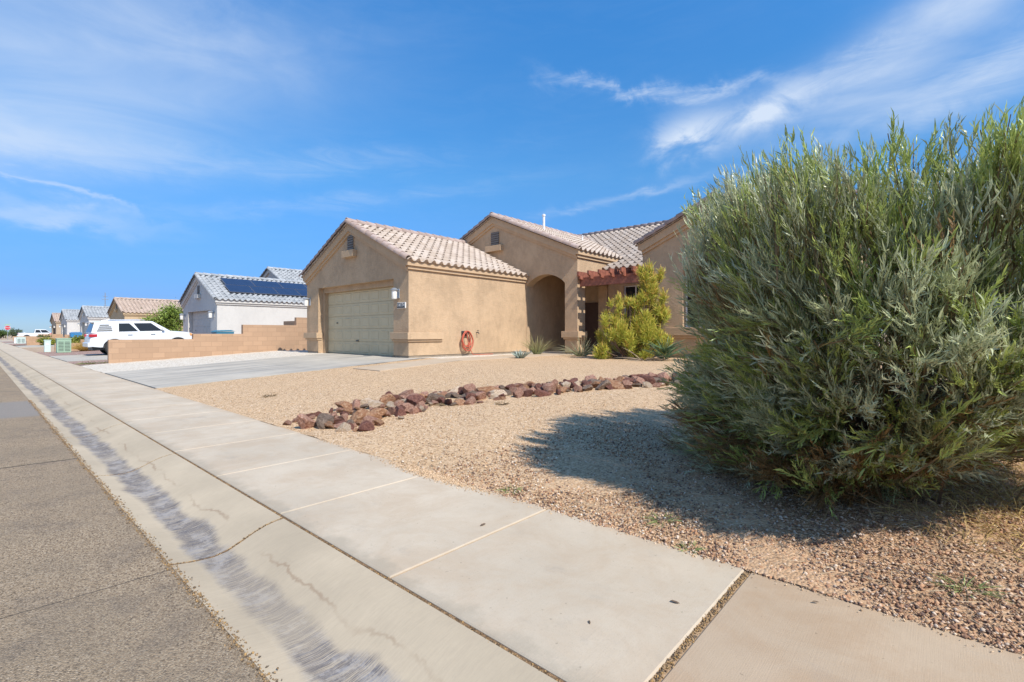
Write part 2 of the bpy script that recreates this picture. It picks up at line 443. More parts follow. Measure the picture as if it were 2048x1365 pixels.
def concrete(name, c, stain=(0.30, 0.22, 0.15), broom=(1, 60, 1), tyre=False, dirt=False):
    b = NB(name)
    big = b.noise(0.8, 6, 0.62); mid = b.noise(6, 6, 0.65); fine = b.noise(170, 3, 0.6); streak = b.noise(4, 5, 0.6, b.mapping(broom))
    col = b.mix(b.rng(big, 0.32, 0.7), tuple(x * 0.88 for x in c), tuple(x * 1.06 for x in c))
    col = b.mix(b.rng(b.noise(2.3, 8, 0.72, None, 0.5), 0.38, 0.66, 0, 0.45 if dirt else 0.2), col, stain)
    col = b.mix(b.rng(b.noise(1.7, 8, 0.75, b.mapping((1, 1, 1), (0, 0, 0), (5, 3, 0))), 0.54, 0.74, 0, 0.45), col, (0.30, 0.265, 0.225))
    col = b.mix(b.rng(mid, 0.5, 0.85, 0, 0.30), col, stain)
    col = b.mix(b.rng(streak, 0.3, 0.7, 0, 0.10), col, tuple(x * 0.6 for x in c))
    col = b.mix(b.rng(fine, 0.54, 0.74, 0, 0.26), col, tuple(x * 0.5 for x in c))
    spots = b.noise(38, 3, 0.5); col = b.mix(b.rng(spots, 0.70, 0.74, 0, 0.5), col, tuple(x * 0.4 for x in c))
    if dirt:
        yy = b.sep()[1]; ed = b.math('ADD', yy, b.math('MULTIPLY', b.math('SUBTRACT', b.noise(5, 6, 0.7), 0.5), 0.35)); col = b.mix(b.rng(ed, 1.30, 1.42, 0.55, 0), col, (0.33, 0.28, 0.21)); col = b.mix(b.rng(ed, 2.38, 2.56, 0, 0.4), col, (0.45, 0.31, 0.19))
    if tyre:
        s = b.sep(); x = s[0]
        w = b.noise(1.4, 5, 0.6, b.mapping((2.2, 0.22, 1)))
        col = b.mix(b.rng(w, 0.46, 0.66, 0, 0.50), col, (0.19, 0.185, 0.18))
    nm = b.bump(streak, 0.22, 0.004, b.bump(fine, 0.30, 0.003))
    return b.out(col, 0.88, 0.2, nm)


M['walk'] = concrete('sidewalk_concrete', (0.55, 0.458, 0.345), (0.44, 0.32, 0.21), (60, 1.2, 1), False, True)
M['walk_old'] = concrete('dusty_sidewalk_concrete', (0.47, 0.355, 0.245), (0.37, 0.235, 0.135), (60, 1.2, 1), False, True)
M['drive'] = concrete('driveway_concrete', (0.49, 0.44, 0.365), (0.38, 0.31, 0.24), (60, 1, 1), True)


def curb_mat():
    b = NB('rolled_curb_concrete'); s = b.sep(); y = s[1]
    big = b.noise(0.9, 6, 0.62); fine = b.noise(150, 3, 0.6); streak = b.noise(3.2, 6, 0.7, b.mapping((34, 3.2, 1), (0, 0, R(10))))
    c = (0.475, 0.385, 0.27)
    col = b.mix(b.rng(big, 0.3, 0.7), tuple(x * 0.86 for x in c), tuple(x * 1.10 for x in c))
    col = b.mix(b.rng(streak, 0.35, 0.75, 0, 0.20), col, (0.25, 0.20, 0.16))
    # water stain lying along the gutter: bluish black film scrubbed into streaks
    wob = b.noise(2.6, 6, 0.68, b.mapping((1, 0.6, 1)))
    yy = b.math('ADD', y, b.math('MULTIPLY', b.math('SUBTRACT', wob, 0.5), 0.20))
    band = b.math('MULTIPLY', b.rng(yy, 0.80, 0.86), b.rng(yy, 0.965, 1.02, 1, 0))
    length = b.rng(b.noise(0.55, 3, 0.5, b.mapping((1, 0.2, 1), (0, 0, 0), (3.1, 0, 0))), 0.36, 0.50)
    brush = b.noise(4.0, 8, 0.75, b.mapping((85, 1.7, 1), (0, 0, R(6))))
    st = b.math('MULTIPLY', band, b.rng(brush, 0.36, 0.56))
    st = b.math('MULTIPLY', st, b.math('ADD', b.math('MULTIPLY', length, 0.55), 0.45))
    blot = b.math('MULTIPLY', b.rng(b.noise(7, 9, 0.75), 0.40, 0.54), b.rng(b.noise(4.0, 8, 0.8, b.mapping((100, 2.4, 1), (0, 0, R(6)))), 0.38, 0.54, 0.25, 1))
    tone = b.mix(blot, (0.25, 0.24, 0.245), (0.04, 0.041, 0.062))
    col = b.mix(b.math('MULTIPLY', st, 0.93), col, tone)
    # pale film round the stain and a rusty thread where water ran
    thread = b.math('ABSOLUTE', b.math('SUBTRACT', yy, 1.075)); col = b.mix(b.math('MULTIPLY', b.rng(thread, 0.0, 0.014, 0.5, 0), b.rng(b.noise(1.3, 4, 0.6), 0.42, 0.62)), col, (0.24, 0.15, 0.09))
    col = b.mix(b.rng(fine, 0.62, 0.8, 0, 0.25), col, (0.2, 0.17, 0.14))
    nm = b.bump(streak, 0.12, 0.004, b.bump(fine, 0.25, 0.002))
    return b.out(col, 0.88, 0.2, nm)


M['curb'] = curb_mat()


def asphalt_mat():
    b = NB('worn_asphalt'); s = b.sep()
    v = b.voro(160, None, 'Color'); r = b.sep(v)[0]; d = b.voro(160, None, 'Distance')
    col = b.ramp(r, [(0.0, (0.10, 0.07, 0.046)), (0.3, (0.30, 0.215, 0.135)), (0.7, (0.39, 0.285, 0.18)), (1.0, (0.52, 0.405, 0.28))])
    big = b.noise(0.9, 6, 0.65); col = b.mix(b.rng(big, 0.35, 0.7, 0, 0.5), col, (0.265, 0.205, 0.14))
    mid = b.noise(3.0, 8, 0.75); col = b.mix(b.rng(mid, 0.46, 0.72, 0, 0.55), col, (0.165, 0.13, 0.10))
    # oil darkened wheel path away from the gutter
    lane = b.rng(b.math('ADD', s[1], b.math('MULTIPLY', mid, 0.3)), -1.2, 0.25, 0.45, 0.0); col = b.mix(lane, col, (0.19, 0.17, 0.15))
    # paving seam across the street and a smooth patch
    wob = b.math('MULTIPLY', b.math('SUBTRACT', b.noise(2.2, 5, 0.6), 0.5), 0.10)
    for x0, w in ((-6.35, 0.022), (-3.0, 0.006), (-19.0, 0.02)):
        cr = b.math('ABSOLUTE', b.math('ADD', b.math('SUBTRACT', s[0], x0), wob)); col = b.mix(b.rng(cr, w * 0.4, w, 0.8, 0), col, (0.04, 0.035, 0.032))
    pt = b.math('MULTIPLY', b.rng(s[0], -12.6, -12.2), b.rng(s[0], -10.2, -9.9, 1, 0)); col = b.mix(b.math('MULTIPLY', pt, 0.75), col, (0.27, 0.245, 0.22))
    h = b.math('ADD', b.math('MULTIPLY', d, -1.0), b.noise(60, 4, 0.7))
    return b.out(col, 0.9, 0.2, b.bump(h, 0.9, 0.006))


M['asphalt'] = asphalt_mat()


def leaf_mat(name, rough=0.5, spec=0.35, trans=0.15):
    b = NB(name); a = b.attr('tint'); mt = b.out(a, rough, spec)
    if trans:
        tr = b.N.new('ShaderNodeBsdfTranslucent'); b.L.new(a, tr.inputs[0])
        mx = b.N.new('ShaderNodeMixShader'); mx.inputs[0].default_value = trans
        o = b.N['Material Output']; b.L.new(b.bs.outputs[0], mx.inputs[1]); b.L.new(tr.outputs[0], mx.inputs[2]); b.L.new(mx.outputs[0], o.inputs[0])
    return mt


M['leaf'] = leaf_mat('leaves'); M['leaf_gloss'] = leaf_mat('silvery_leaves', 0.38, 0.6, 0.28)
M['stick'] = leaf_mat('pencil_stems', 0.55, 0.3, 0.2); M['dry'] = leaf_mat('dry_grass_blades', 0.8, 0.1, 0.2)
M['pebble'] = leaf_mat('pebble_stone', 0.9, 0.15, 0)


def rock_mat(name, cols):
    b = NB(name); n = b.noise(5, 6, 0.65, None, 0.6)
    oi = b.N.new('ShaderNodeObjectInfo'); sh = b.rng(oi.outputs['Random'], 0, 1, 0.75, 1.2, False)
    col = b.ramp(n, [(0.30, cols[0]), (0.48, cols[1]), (0.66, cols[2])])
    cb = b.N.new('ShaderNodeCombineXYZ'); [b.L.new(sh, cb.inputs[i]) for i in range(3)]
    col = b.mix(1.0, col, cb.outputs[0], 'MULTIPLY')
    return b.out(col, 0.85, 0.2, b.bump(b.noise(9, 8, 0.7), 0.9, 0.05))
# ------------------------------------------------------------------ the ground
def pad(x): return 0.35 if x > -22.7 else 0.17


def zg(x, y):
    p = pad(x); return min(max((y - 2.51) / (9.15 - 2.51), 0), 1) * p


def sheet(name, x0, x1, y0, y1, mat, dz=0.0, step=0.4, rough=0.0, zf=None):
    """a piece of ground following the lot's slope"""
    nx = max(1, int(round((x1 - x0) / step))); ny = max(1, int(round((y1 - y0) / step)))
    xs = np.linspace(x0, x1, nx + 1); ys = np.linspace(y0, y1, ny + 1)
    ys = np.unique(np.concatenate([ys, [v for v in (2.51, 9.15) if y0 < v < y1]])); ny = len(ys) - 1
    X, Y = np.meshgrid(xs, ys)
    f = zf or zg; Z = np.vectorize(f)(X, Y) + dz
    if rough:
        Z += rough * (np.sin(X * 2.1 + np.sin(Y * 1.7)) * np.sin(Y * 2.6 + 1.3 * np.sin(X * 1.1)) + 0.5 * np.sin(X * 5.3 + Y * 4.1)) * 0.6
        Z += rng.normal(size=Z.shape) * rough * 0.25
    V = np.stack([X, Y, Z], -1).reshape(-1, 3); w = nx + 1
    i = np.arange(ny)[:, None] * w + np.arange(nx)[None]; Q = np.stack([i, i + 1, i + w + 1, i + w], -1).reshape(-1, 4)
    return struct(np_mesh(name, V, Q, mat, None, None, True))


def base_z(x, y):
    if y < 2.6: return -0.30
    return zg(x, y) - 0.05 if x > -23.5 else min(max((y - 2.51) / 6.64, 0), 1) * 0.17 - 0.05


def big_ground():
    xs = [-3000, -900, -400, -230, -150, -137, -122, -100, -66, -41, -23.6, -23.4, -18, -12, -6, 0, 6, 20, 80, 400]
    ys = [-900, -200, -60, -12, 0.6, 2.55, 2.62, 5, 9.15, 14, 30, 80, 300, 1200, 3000]
    V = [(x, y, base_z(x, y)) for y in ys for x in xs]; w = len(xs)
    Q = [(j * w + i, j * w + i + 1, (j + 1) * w + i + 1, (j + 1) * w + i) for j in range(len(ys) - 1) for i in range(w - 1)]
    return struct(np_mesh('ground', V, Q, M['dirt'], None, None, False))


big_ground()


def road_z(x, y): return -0.085 + 0.02 * (0.7 - y) - 0.0016 * (0.7 - y) ** 2
XEND = -123.5
sheet('street', XEND, 40, -11.0, 0.705, M['asphalt'], 0, 1.2, 0, road_z)
sheet('cross_street', -136, XEND, -60, 80, M['asphalt'], -0.10, 4, 0, lambda x, y: 0.06)

# rolled curb and gutter: swept in 2.4 m pours with open joints
PROF = [(0.70, -0.082), (0.80, -0.100), (0.90, -0.108), (0.97, -0.098), (1.04, -0.070), (1.11, -0.038), (1.18, -0.014), (1.24, -0.003), (1.283, 0.0)]
NEAR_J = [4.14, 1.74, -0.66, -3.06, -5.46, -7.75, -10.2, -12.6, -15.0, -17.4]
CURB_J = [6.54] + NEAR_J + [-19.8 - 2.4 * k for k in range(43)] + [XEND]


def curb():
    mb = MB()
    for a, b in zip(CURB_J[:-1], CURB_J[1:]):
        x1, x0 = a - 0.013, b + 0.013
        n = max(1, int((x1 - x0) / 0.3)) if a > -20 else 1
        for k in range(n):
            u0 = x0 + (x1 - x0) * k / n; u1 = x0 + (x1 - x0) * (k + 1) / n
            for (y0, z0), (y1, z1) in zip(PROF[:-1], PROF[1:]):
                mb.poly([(u0, y0, z0), (u1, y0, z0), (u1, y1, z1), (u0, y1, z1)])
        for x, s in ((x0, 1), (x1, -1)):
            pts = [(x, y, z) for y, z in PROF]; mb.poly(pts + [(x, 1.283, -0.25), (x, 0.70, -0.25)])
        mb.poly([(x0, 0.70, -0.082), (x1, 0.70, -0.082), (x1, 0.70, -0.25), (x0, 0.70, -0.25)])
        mb.poly([(x0, 1.283, 0), (x1, 1.283, 0), (x1, 1.283, -0.25), (x0, 1.283, -0.25)])
    return struct(mb.build('curb', M['curb'], None, 30))


curb()
# sandy soil packed into the joints, a little below the concrete
mb = MB()
ys = np.linspace(0.70, 1.285, 9)
for i in range(8):
    pz = lambda y: np.interp(y, [p[0] for p in PROF], [p[1] for p in PROF]) - 0.006
    mb.poly([(XEND, ys[i], pz(ys[i])), (8, ys[i], pz(ys[i])), (8, ys[i + 1], pz(ys[i + 1])), (XEND, ys[i + 1], pz(ys[i + 1]))])
mb.poly([(XEND, 1.276, -0.005), (8, 1.276, -0.005), (8, 1.312, -0.0045), (XEND, 1.312, -0.0045)])
struct(mb.build('joint_soil', M['crack_dirt']))
mb = MB(); mb.poly([(XEND, 1.31, -0.005), (8, 1.31, -0.005), (8, 2.50, -0.005), (XEND, 2.50, -0.005)])
struct(mb.build('joint_sand', M['sand']))

SLAB_J = [7.7, 6.5, 5.3, 4.1, 2.9, 1.68, 0.48, -0.72] + [-1.935 - 1.2 * k for k in range(101)]


def sidewalk():
    mb = MB()
    for a, b in zip(SLAB_J[:-1], SLAB_J[1:]):
        g1 = 0.014 if abs(a + 0.72) < 0.01 else 0.005; g0 = 0.014 if abs(b + 0.72) < 0.01 else 0.005
        x0, x1 = b + g0, a - g1; z = 0.0 + (0.004 if a < -0.71 else 0.0)
        mi = 0 if a < -0.71 else 1
        y0, y1 = 1.303, 2.51; e = 0.007
        mb.poly([(x0 + e, y0 + e, z), (x1 - e, y0 + e, z), (x1 - e, y1 - e, z), (x0 + e, y1 - e, z)], mi)
        ring_t = [(x0 + e, y0 + e, z), (x1 - e, y0 + e, z), (x1 - e, y1 - e, z), (x0 + e, y1 - e, z)]
        ring_m = [(x0, y0, z - 0.005), (x1, y0, z - 0.005), (x1, y1, z - 0.005), (x0, y1, z - 0.005)]
        ring_b = [(p[0], p[1], -0.15) for p in ring_m]
        for A, B in ((ring_t, ring_m), (ring_m, ring_b)):
            for i in range(4):
                j = (i + 1) % 4; mb.poly([A[i], A[j], B[j], B[i]], mi)
    return struct(mb.build('sidewalk', [M['walk'], M['walk_old']]))


sidewalk()


def slab_field(name, x0, x1, y0, y1, mat, nx, ny, dz=0.012):
    mb = MB(); g = 0.006
    for i in range(nx):
        for j in range(ny):
            a0 = x0 + (x1 - x0) * i / nx + g; a1 = x0 + (x1 - x0) * (i + 1) / nx - g
            b0 = y0 + (y1 - y0) * j / ny + g; b1 = y0 + (y1 - y0) * (j + 1) / ny - g
            xm = (a0 + a1) / 2; cuts = [b0] + [v for v in (9.15,) if b0 < v < b1] + [b1]
            for c0, c1 in zip(cuts[:-1], cuts[1:]):
                mb.poly([(a0, c0, zg(xm, c0) + dz), (a1, c0, zg(xm, c0) + dz), (a1, c1, zg(xm, c1) + dz), (a0, c1, zg(xm, c1) + dz)])
            ring = [(a0, b0), (a1, b0), (a1, b1), (a0, b1)]
            for k in range(4):
                p, q = ring[k], ring[(k + 1) % 4]
                mb.poly([(p[0], p[1], zg(xm, p[1]) + dz), (q[0], q[1], zg(xm, q[1]) + dz), (q[0], q[1], zg(xm, q[1]) - 0.12), (p[0], p[1], zg(xm, p[1]) - 0.12)])
    return struct(mb.build(name, mat))


slab_field('driveway', -17.9, -12.1, 2.53, 9.60, M['drive'], 2, 2)
slab_field('walkway', -11.5, -10.25, 6.6, 14.6, M['walk'], 1, 6, 0.02)
slab_field('porch_slab', -12.55, -10.2, 14.62, 18.0, M['drive'], 1, 1, 0.03)
slab_field('driveway', -33.1, -26.2, 2.53, 9.6, M['drive'], 2, 2)
for (a, b) in ((-62.5, -55.5), (-82.0, -75.5), (-101.5, -95), (-116, -109)):
    slab_field('driveway', a, b, 2.53, 9.6, M['drive'], 1, 2)
# yards of gravel
sheet('gravel_yard', -12.1, 9.0, 2.49, 15.2, M['gravel_tan'], 0.002, 0.12, 0.011)
sheet('gravel_yard', 9.0, 40.0, 2.515, 30, M['gravel_tan'], 0, 1.0, 0.012)
sheet('white_gravel', -22.6, -17.9, 2.515, 16, M['gravel_white'], 0, 0.25, 0.012)
sheet('white_gravel', -12.58, -11.5, 9.62, 14.6, M['gravel_white'], 0.008, 0.25, 0.008)
sheet('red_gravel', -26.2, -22.75, 2.515, 9, M['gravel_red'], 0, 0.3, 0.012)
sheet('red_gravel', -40.7, -33.1, 2.515, 9, M['gravel_red'], 0, 0.4, 0.012)
sheet('red_gravel', -75.3, -66.2, 2.515, 9, M['gravel_red'], 0, 0.8, 0.012)
sheet('red_gravel', -94.8, -84, 2.515, 9, M['gravel_red'], 0, 0.8, 0.012)


def pebbles(name, n, region, smin, smax, pal, zoff=0.0, power=1.6):
    """loose stones lying on the gravel near the viewer, one mass"""
    out_p = []; tries = region(n)
    P = tries; n = len(P)
    base = np.array([(1, 0, 0), (0, 1, 0), (-1, 0, 0), (0, -1, 0), (0, 0, 1), (0, 0, -1)], float)
    tri = np.array([(0, 1, 4), (1, 2, 4), (2, 3, 4), (3, 0, 4), (1, 0, 5), (2, 1, 5), (3, 2, 5), (0, 3, 5)])
    s = smin + (smax - smin) * rng.random(n) ** power
    V = base[None] * (0.65 + 0.7 * rng.random((n, 6, 1)))
    V = V * (s[:, None] * np.stack([np.ones(n), 0.55 + 0.45 * rng.random(n), 0.45 + 0.3 * rng.random(n)], 1))[:, None, :]
    a = rng.random(n) * 2 * np.pi; ca, sa = np.cos(a), np.sin(a)
    x = V[:, :, 0] * ca[:, None] - V[:, :, 1] * sa[:, None]; y = V[:, :, 0] * sa[:, None] + V[:, :, 1] * ca[:, None]
    tl = rng.normal(size=n) * 0.3; z = V[:, :, 2] + x * tl[:, None]
    V = np.stack([x, y, z], -1) + P[:, None, :]
    V[:, :, 2] += (s * 0.18)[:, None] + zoff
    pal = np.array(pal); col = pal[rng.integers(0, len(pal), n)] * (0.8 + 0.4 * rng.random((n, 1)))
    F = (np.arange(n)[:, None, None] * 6 + tri[None]).reshape(-1, 3)
    o = np_mesh(name, V.reshape(-1, 3), F, M['pebble'], np.repeat(col, 6, axis=0))
    return o


def reg_front(n):
    # strip in front of the big bush and to the right of it, denser near the sidewalk
    x = rng.uniform(-3.2, 3.2, n * 2); y = 2.485 + rng.random(n * 2) ** 1.3 * 2.6
    keep = rng.random(n * 2) < np.clip(0.15 + 0.28 * (x + 3.2), 0.1, 1) ; x, y = x[keep][:n], y[keep][:n]
    return np.stack([x, y, [zg(a, b) for a, b in zip(x, y)]], 1)


PAL = [(0.46, 0.29, 0.175), (0.36, 0.20, 0.12), (0.52, 0.36, 0.25), (0.25, 0.14, 0.09), (0.58, 0.45, 0.34), (0.42, 0.23, 0.13), (0.17, 0.11, 0.085), (0.50, 0.33, 0.20)]
tag(pebbles('loose_gravel', 70000, reg_front, 0.0035, 0.0145, PAL, 0.003, 2.7), 'loose reddish tan pebbles spread over the soil before the big bush', 'gravel', None, 'stuff')


def reg_mid(n):
    x = rng.uniform(-12, -1.0, n); y = rng.uniform(2.54, 7.5, n)
    d = np.hypot(x, y); k = rng.random(n) < (3.3 / d) ** 2.2; x, y = x[k], y[k]
    return np.stack([x, y, [zg(a, b) for a, b in zip(x, y)]], 1)


tag(pebbles('fine_gravel', 60000, reg_mid, 0.005, 0.012, GR_TAN + [(0.72, 0.62, 0.5)], 0.003, 1.5), 'fine tan gravel grains covering the front yard', 'gravel', None, 'stuff')


def reg_spill(n):
    a = rng.normal(size=(n, 2)) * (0.26, 0.04) + (-3.05, 2.47)
    b = np.stack([rng.uniform(-5, 3, n // 5), 2.50 - np.abs(rng.normal(size=n // 5)) * 0.028], 1)
    p = np.concatenate([a[np.abs(a[:, 1] - 2.45) < 0.1], b]); return np.column_stack([p, np.full(len(p), 0.004)])


tag(pebbles('spilled_gravel', 5200, reg_spill, 0.003, 0.008, GR_TAN), 'tan gravel spilled over the inner edge of the sidewalk', 'gravel', None, 'stuff')


def reg_seam(n):
    x = -rng.random(n) ** 1.5 * 14 + 1.5; y = 0.70 + rng.normal(size=n) * 0.014
    a = np.stack([x, y, np.full(n, -0.083)], 1)
    m = n // 3; x = -rng.random(m) ** 1.4 * 10 + 1.5; c = np.stack([x, 1.290 + rng.normal(size=m) * 0.005, np.full(m, -0.004)], 1)
    m = n // 6; j = rng.choice(np.array(NEAR_J[1:7]), m); y = rng.uniform(0.72, 1.28, m)
    d = np.stack([j + rng.normal(size=m) * 0.006, y, np.interp(y, [p[0] for p in PROF], [p[1] for p in PROF]) - 0.004], 1)
    m = n // 6; e = np.stack([-0.72 + rng.normal(size=m) * 0.008, rng.uniform(1.31, 2.5, m), np.full(m, -0.003)], 1)
    return np.concatenate([a, c, d, e])


tag(pebbles('gutter_grit', 6000, reg_seam, 0.002, 0.0075, [(0.24, 0.155, 0.085), (0.34, 0.225, 0.12), (0.13, 0.095, 0.065), (0.36, 0.22, 0.09)]), 'brown grit and dry debris along the seam of asphalt and gutter', 'grit', None, 'stuff')
# ------------------------------------------------------------------ roofs of barrel tile
TW, TC = 0.30, 0.37


def tile_slope(name, e0, e1, top_vec, mat, parent, per=8, amp=0.055, tw=TW, tc=TC):
    """e0->e1 the eave line (world), top_vec from eave up to ridge; one rippled, stepped sheet"""
    e0 = np.array(e0, float); e1 = np.array(e1, float); T = np.array(top_vec, float)
    Ln = np.linalg.norm(e1 - e0); U = (e1 - e0) / Ln; H = np.linalg.norm(T); Vd = T / H
    Nn = np.cross(U, Vd); Nn = Nn if Nn[2] > 0 else -Nn
    nt = max(1, round(Ln / tw)); nc = max(1, round(H / tc))
    us = np.linspace(0, 1, nt * per + 1); s = (us * nt) % 1.0
    wave = np.where(s < 0.62, np.sin(np.pi * s / 0.62) * amp, -np.sin(np.pi * (s - 0.62) / 0.38) * 0.014)
    brl = np.where(s < 0.62, np.sin(np.pi * s / 0.62), 0.0); gap = 0.006 + 0.040 * brl; lap = 0.07 / H; th = 0.012
    rows = [(lap, np.full_like(us, -0.035), 0), (lap, wave * 0.7, 0)]
    for k in range(nc):
        v1 = (k + 1) / nc
        rows.append((k / nc, wave + gap, k)); rows.append((k / nc, wave + gap + th, k))
        if k < nc - 1: rows.append((v1 + lap, wave, k)); rows.append((v1 + lap, wave + gap, k + 1))
        else: rows.append((v1, wave, k))
    V = []; Cc = []
    tint = rng.random((nc + 1, nt + 1)); ti = np.minimum((us * nt).astype(int), nt - 1)
    for (v, h, k) in rows:
        base = e0[None] + U[None] * (us * Ln)[:, None] + Vd[None] * (v * H)
        V.append(base + Nn[None] * h[:, None])
        t = tint[k, ti]; Cc.append(np.stack([t, t, t], 1))
    V = np.concatenate(V); w = len(us); nr = len(rows)
    i = np.arange(nr - 1)[:, None] * w + np.arange(w - 1)[None]; Q = np.stack([i, i + 1, i + w + 1, i + w], -1).reshape(-1, 4)
    return np_mesh(name, V, Q, mat, np.concatenate(Cc), parent, False)


def barrel_run(name, A, B, mat, parent, r=0.10, seg=0.40, up=(0, 0, 1)):
    """overlapping half-round cap tiles from A to B"""
    A = Vector(A); B = Vector(B); d = (B - A); n = max(1, round(d.length / seg)); t = d.normalized()
    s = t.cross(Vector(up)).normalized(); q = s.cross(t).normalized(); K = 8
    V = []; F = []; Cc = []
    for k in range(n):
        a = A + d * (k / n); b = A + d * ((k + 1.10) / n); tc = random.random()
        b0 = len(V)
        for (p, rr, lift) in ((a, r, 0.012), (a, r * 0.82, 0.006), (b, r * 0.84, -0.006)):
            for j in range(K + 1):
                an = math.pi * (-0.12 + 1.24 * j / K)
                V.append(tuple(p + s * math.cos(an) * rr + q * (math.sin(an) * rr + lift))); Cc.append((tc, tc, tc))
        w = K + 1
        for (r0, r1) in ((1, 0), (0, 2)):
            for j in range(K): F.append((b0 + r0 * w + j, b0 + r0 * w + j + 1, b0 + r1 * w + j + 1, b0 + r1 * w + j))
    return np_mesh(name, V, F, mat, np.array(Cc), parent, True)


def gable_roof(root, x0, x1, y0, y1, ze, zr, tile, rake, over=0.15, per=8, left=True, part='roof', rakes=True):
    """ridge runs along Y; caps and verge tiles hang under the roof part"""
    xm = (x0 + x1) / 2; sl = (zr - ze) / (xm - x0)
    xe1 = x1 + over; ze1 = ze - sl * over + 0.03
    rf = tile_slope(part, (xe1, y0, ze1), (xe1, y1, ze1), (xm - xe1, 0, zr + 0.03 - ze1), tile, root, per)
    xe0 = x0 - over
    if left: tile_slope(part, (xe0, y1, ze1), (xe0, y0, ze1), (xm - xe0, 0, zr + 0.03 - ze1), tile, root, per)
    barrel_run('ridge_caps', (xm, y0 - 0.02, zr + 0.085), (xm, y1, zr + 0.085), rake, rf, 0.115)
    if rakes:
        nrm = Vector((sl, 0, 1)).normalized()
        barrel_run('verge_tiles', (xe1, y0 + 0.02, ze1 + 0.045), (xm, y0 + 0.02, zr + 0.075), rake, rf, 0.115, 0.38, (sl, 0, 1))
        barrel_run('verge_tiles', (xe0, y0 + 0.02, ze1 + 0.045), (xm, y0 + 0.02, zr + 0.075), rake, rf, 0.115, 0.38, (-sl, 0, 1))
    return rf


def rake_trim(mb, x0, x1, y, ze, zr, w, d):
    """stucco band that follows the gable, proud of the face at y"""
    xm = (x0 + x1) / 2
    mb.prism([(x0, y, ze - w), (x0, y, ze), (xm, y, zr), (xm, y, zr - w)], (0, -d, 0))
    mb.prism([(xm, y, zr - w), (xm, y, zr), (x1, y, ze), (x1, y, ze - w)], (0, -d, 0))


def eave_trim(mb, x, sgn, y0, y1, ze, w, d):
    a, b = (x, x + d) if sgn > 0 else (x - d, x)
    mb.box(a, b, y0, y1, ze - w, ze)


def gable_face(mb, x0, x1, y, z0, ze, zr, hole=None):
    xm = (x0 + x1) / 2
    if hole is None:
        mb.poly([(x0, y, z0), (x1, y, z0), (x1, y, ze), (xm, y, zr), (x0, y, ze)]); return
    a, b, h0, h1 = hole
    mb.poly([(x0, y, z0), (a, y, z0), (a, y, h1), (x0, y, h1)]); mb.poly([(b, y, z0), (x1, y, z0), (x1, y, h1), (b, y, h1)])
    if h0 > z0: mb.poly([(a, y, z0), (b, y, z0), (b, y, h0), (a, y, h0)])
    mb.poly([(x0, y, h1), (x1, y, h1), (x1, y, ze), (x0, y, ze)]); mb.poly([(x0, y, ze), (x1, y, ze), (xm, y, zr)])


def reveal(mb, a, b, h0, h1, y0, y1, bottom=False, mi=0):
    mb.poly([(a, y0, h0), (a, y1, h0), (a, y1, h1), (a, y0, h1)], mi); mb.poly([(b, y0, h0), (b, y1, h0), (b, y1, h1), (b, y0, h1)], mi)
    mb.poly([(a, y0, h1), (b, y0, h1), (b, y1, h1), (a, y1, h1)], mi)
    if bottom: mb.poly([(a, y0, h0), (b, y0, h0), (b, y1, h0), (a, y1, h0)], mi)


def gable_vent(root, x, y, z0, z1, w, trim=None):
    trim = trim or M['stucco_trim']
    mb = MB(); mb.box(x - w / 2 - 0.03, x + w / 2 + 0.03, y - 0.02, y + 0.01, z0 - 0.03, z1 + 0.03)
    v = mb.build('gable_vent', trim, root)
    mb = MB(); mb.box(x - w / 2, x + w / 2, y - 0.026, y - 0.018, z0, z1)
    mb.build('vent_opening', M['dark'], v)
    mb = MB(); n = 6
    for k in range(n):
        zc = z0 + (z1 - z0) * (k + 0.5) / n; h = (z1 - z0) / n
        mb.prism([(x - w / 2, y - 0.055, zc - h * 0.42), (x - w / 2, y - 0.048, zc - h * 0.50), (x - w / 2, y - 0.024, zc + h * 0.30), (x - w / 2, y - 0.032, zc + h * 0.38)], (w, 0, 0))
    mb.build('vent_slats', M['vent'], v)
    mb = MB(); mb.box(x - w * 0.98, x + w * 0.98, y - 0.17, y, z0 - 0.28, z0 - 0.035)
    mb.build('vent_sill', trim, v, None, 0.012)


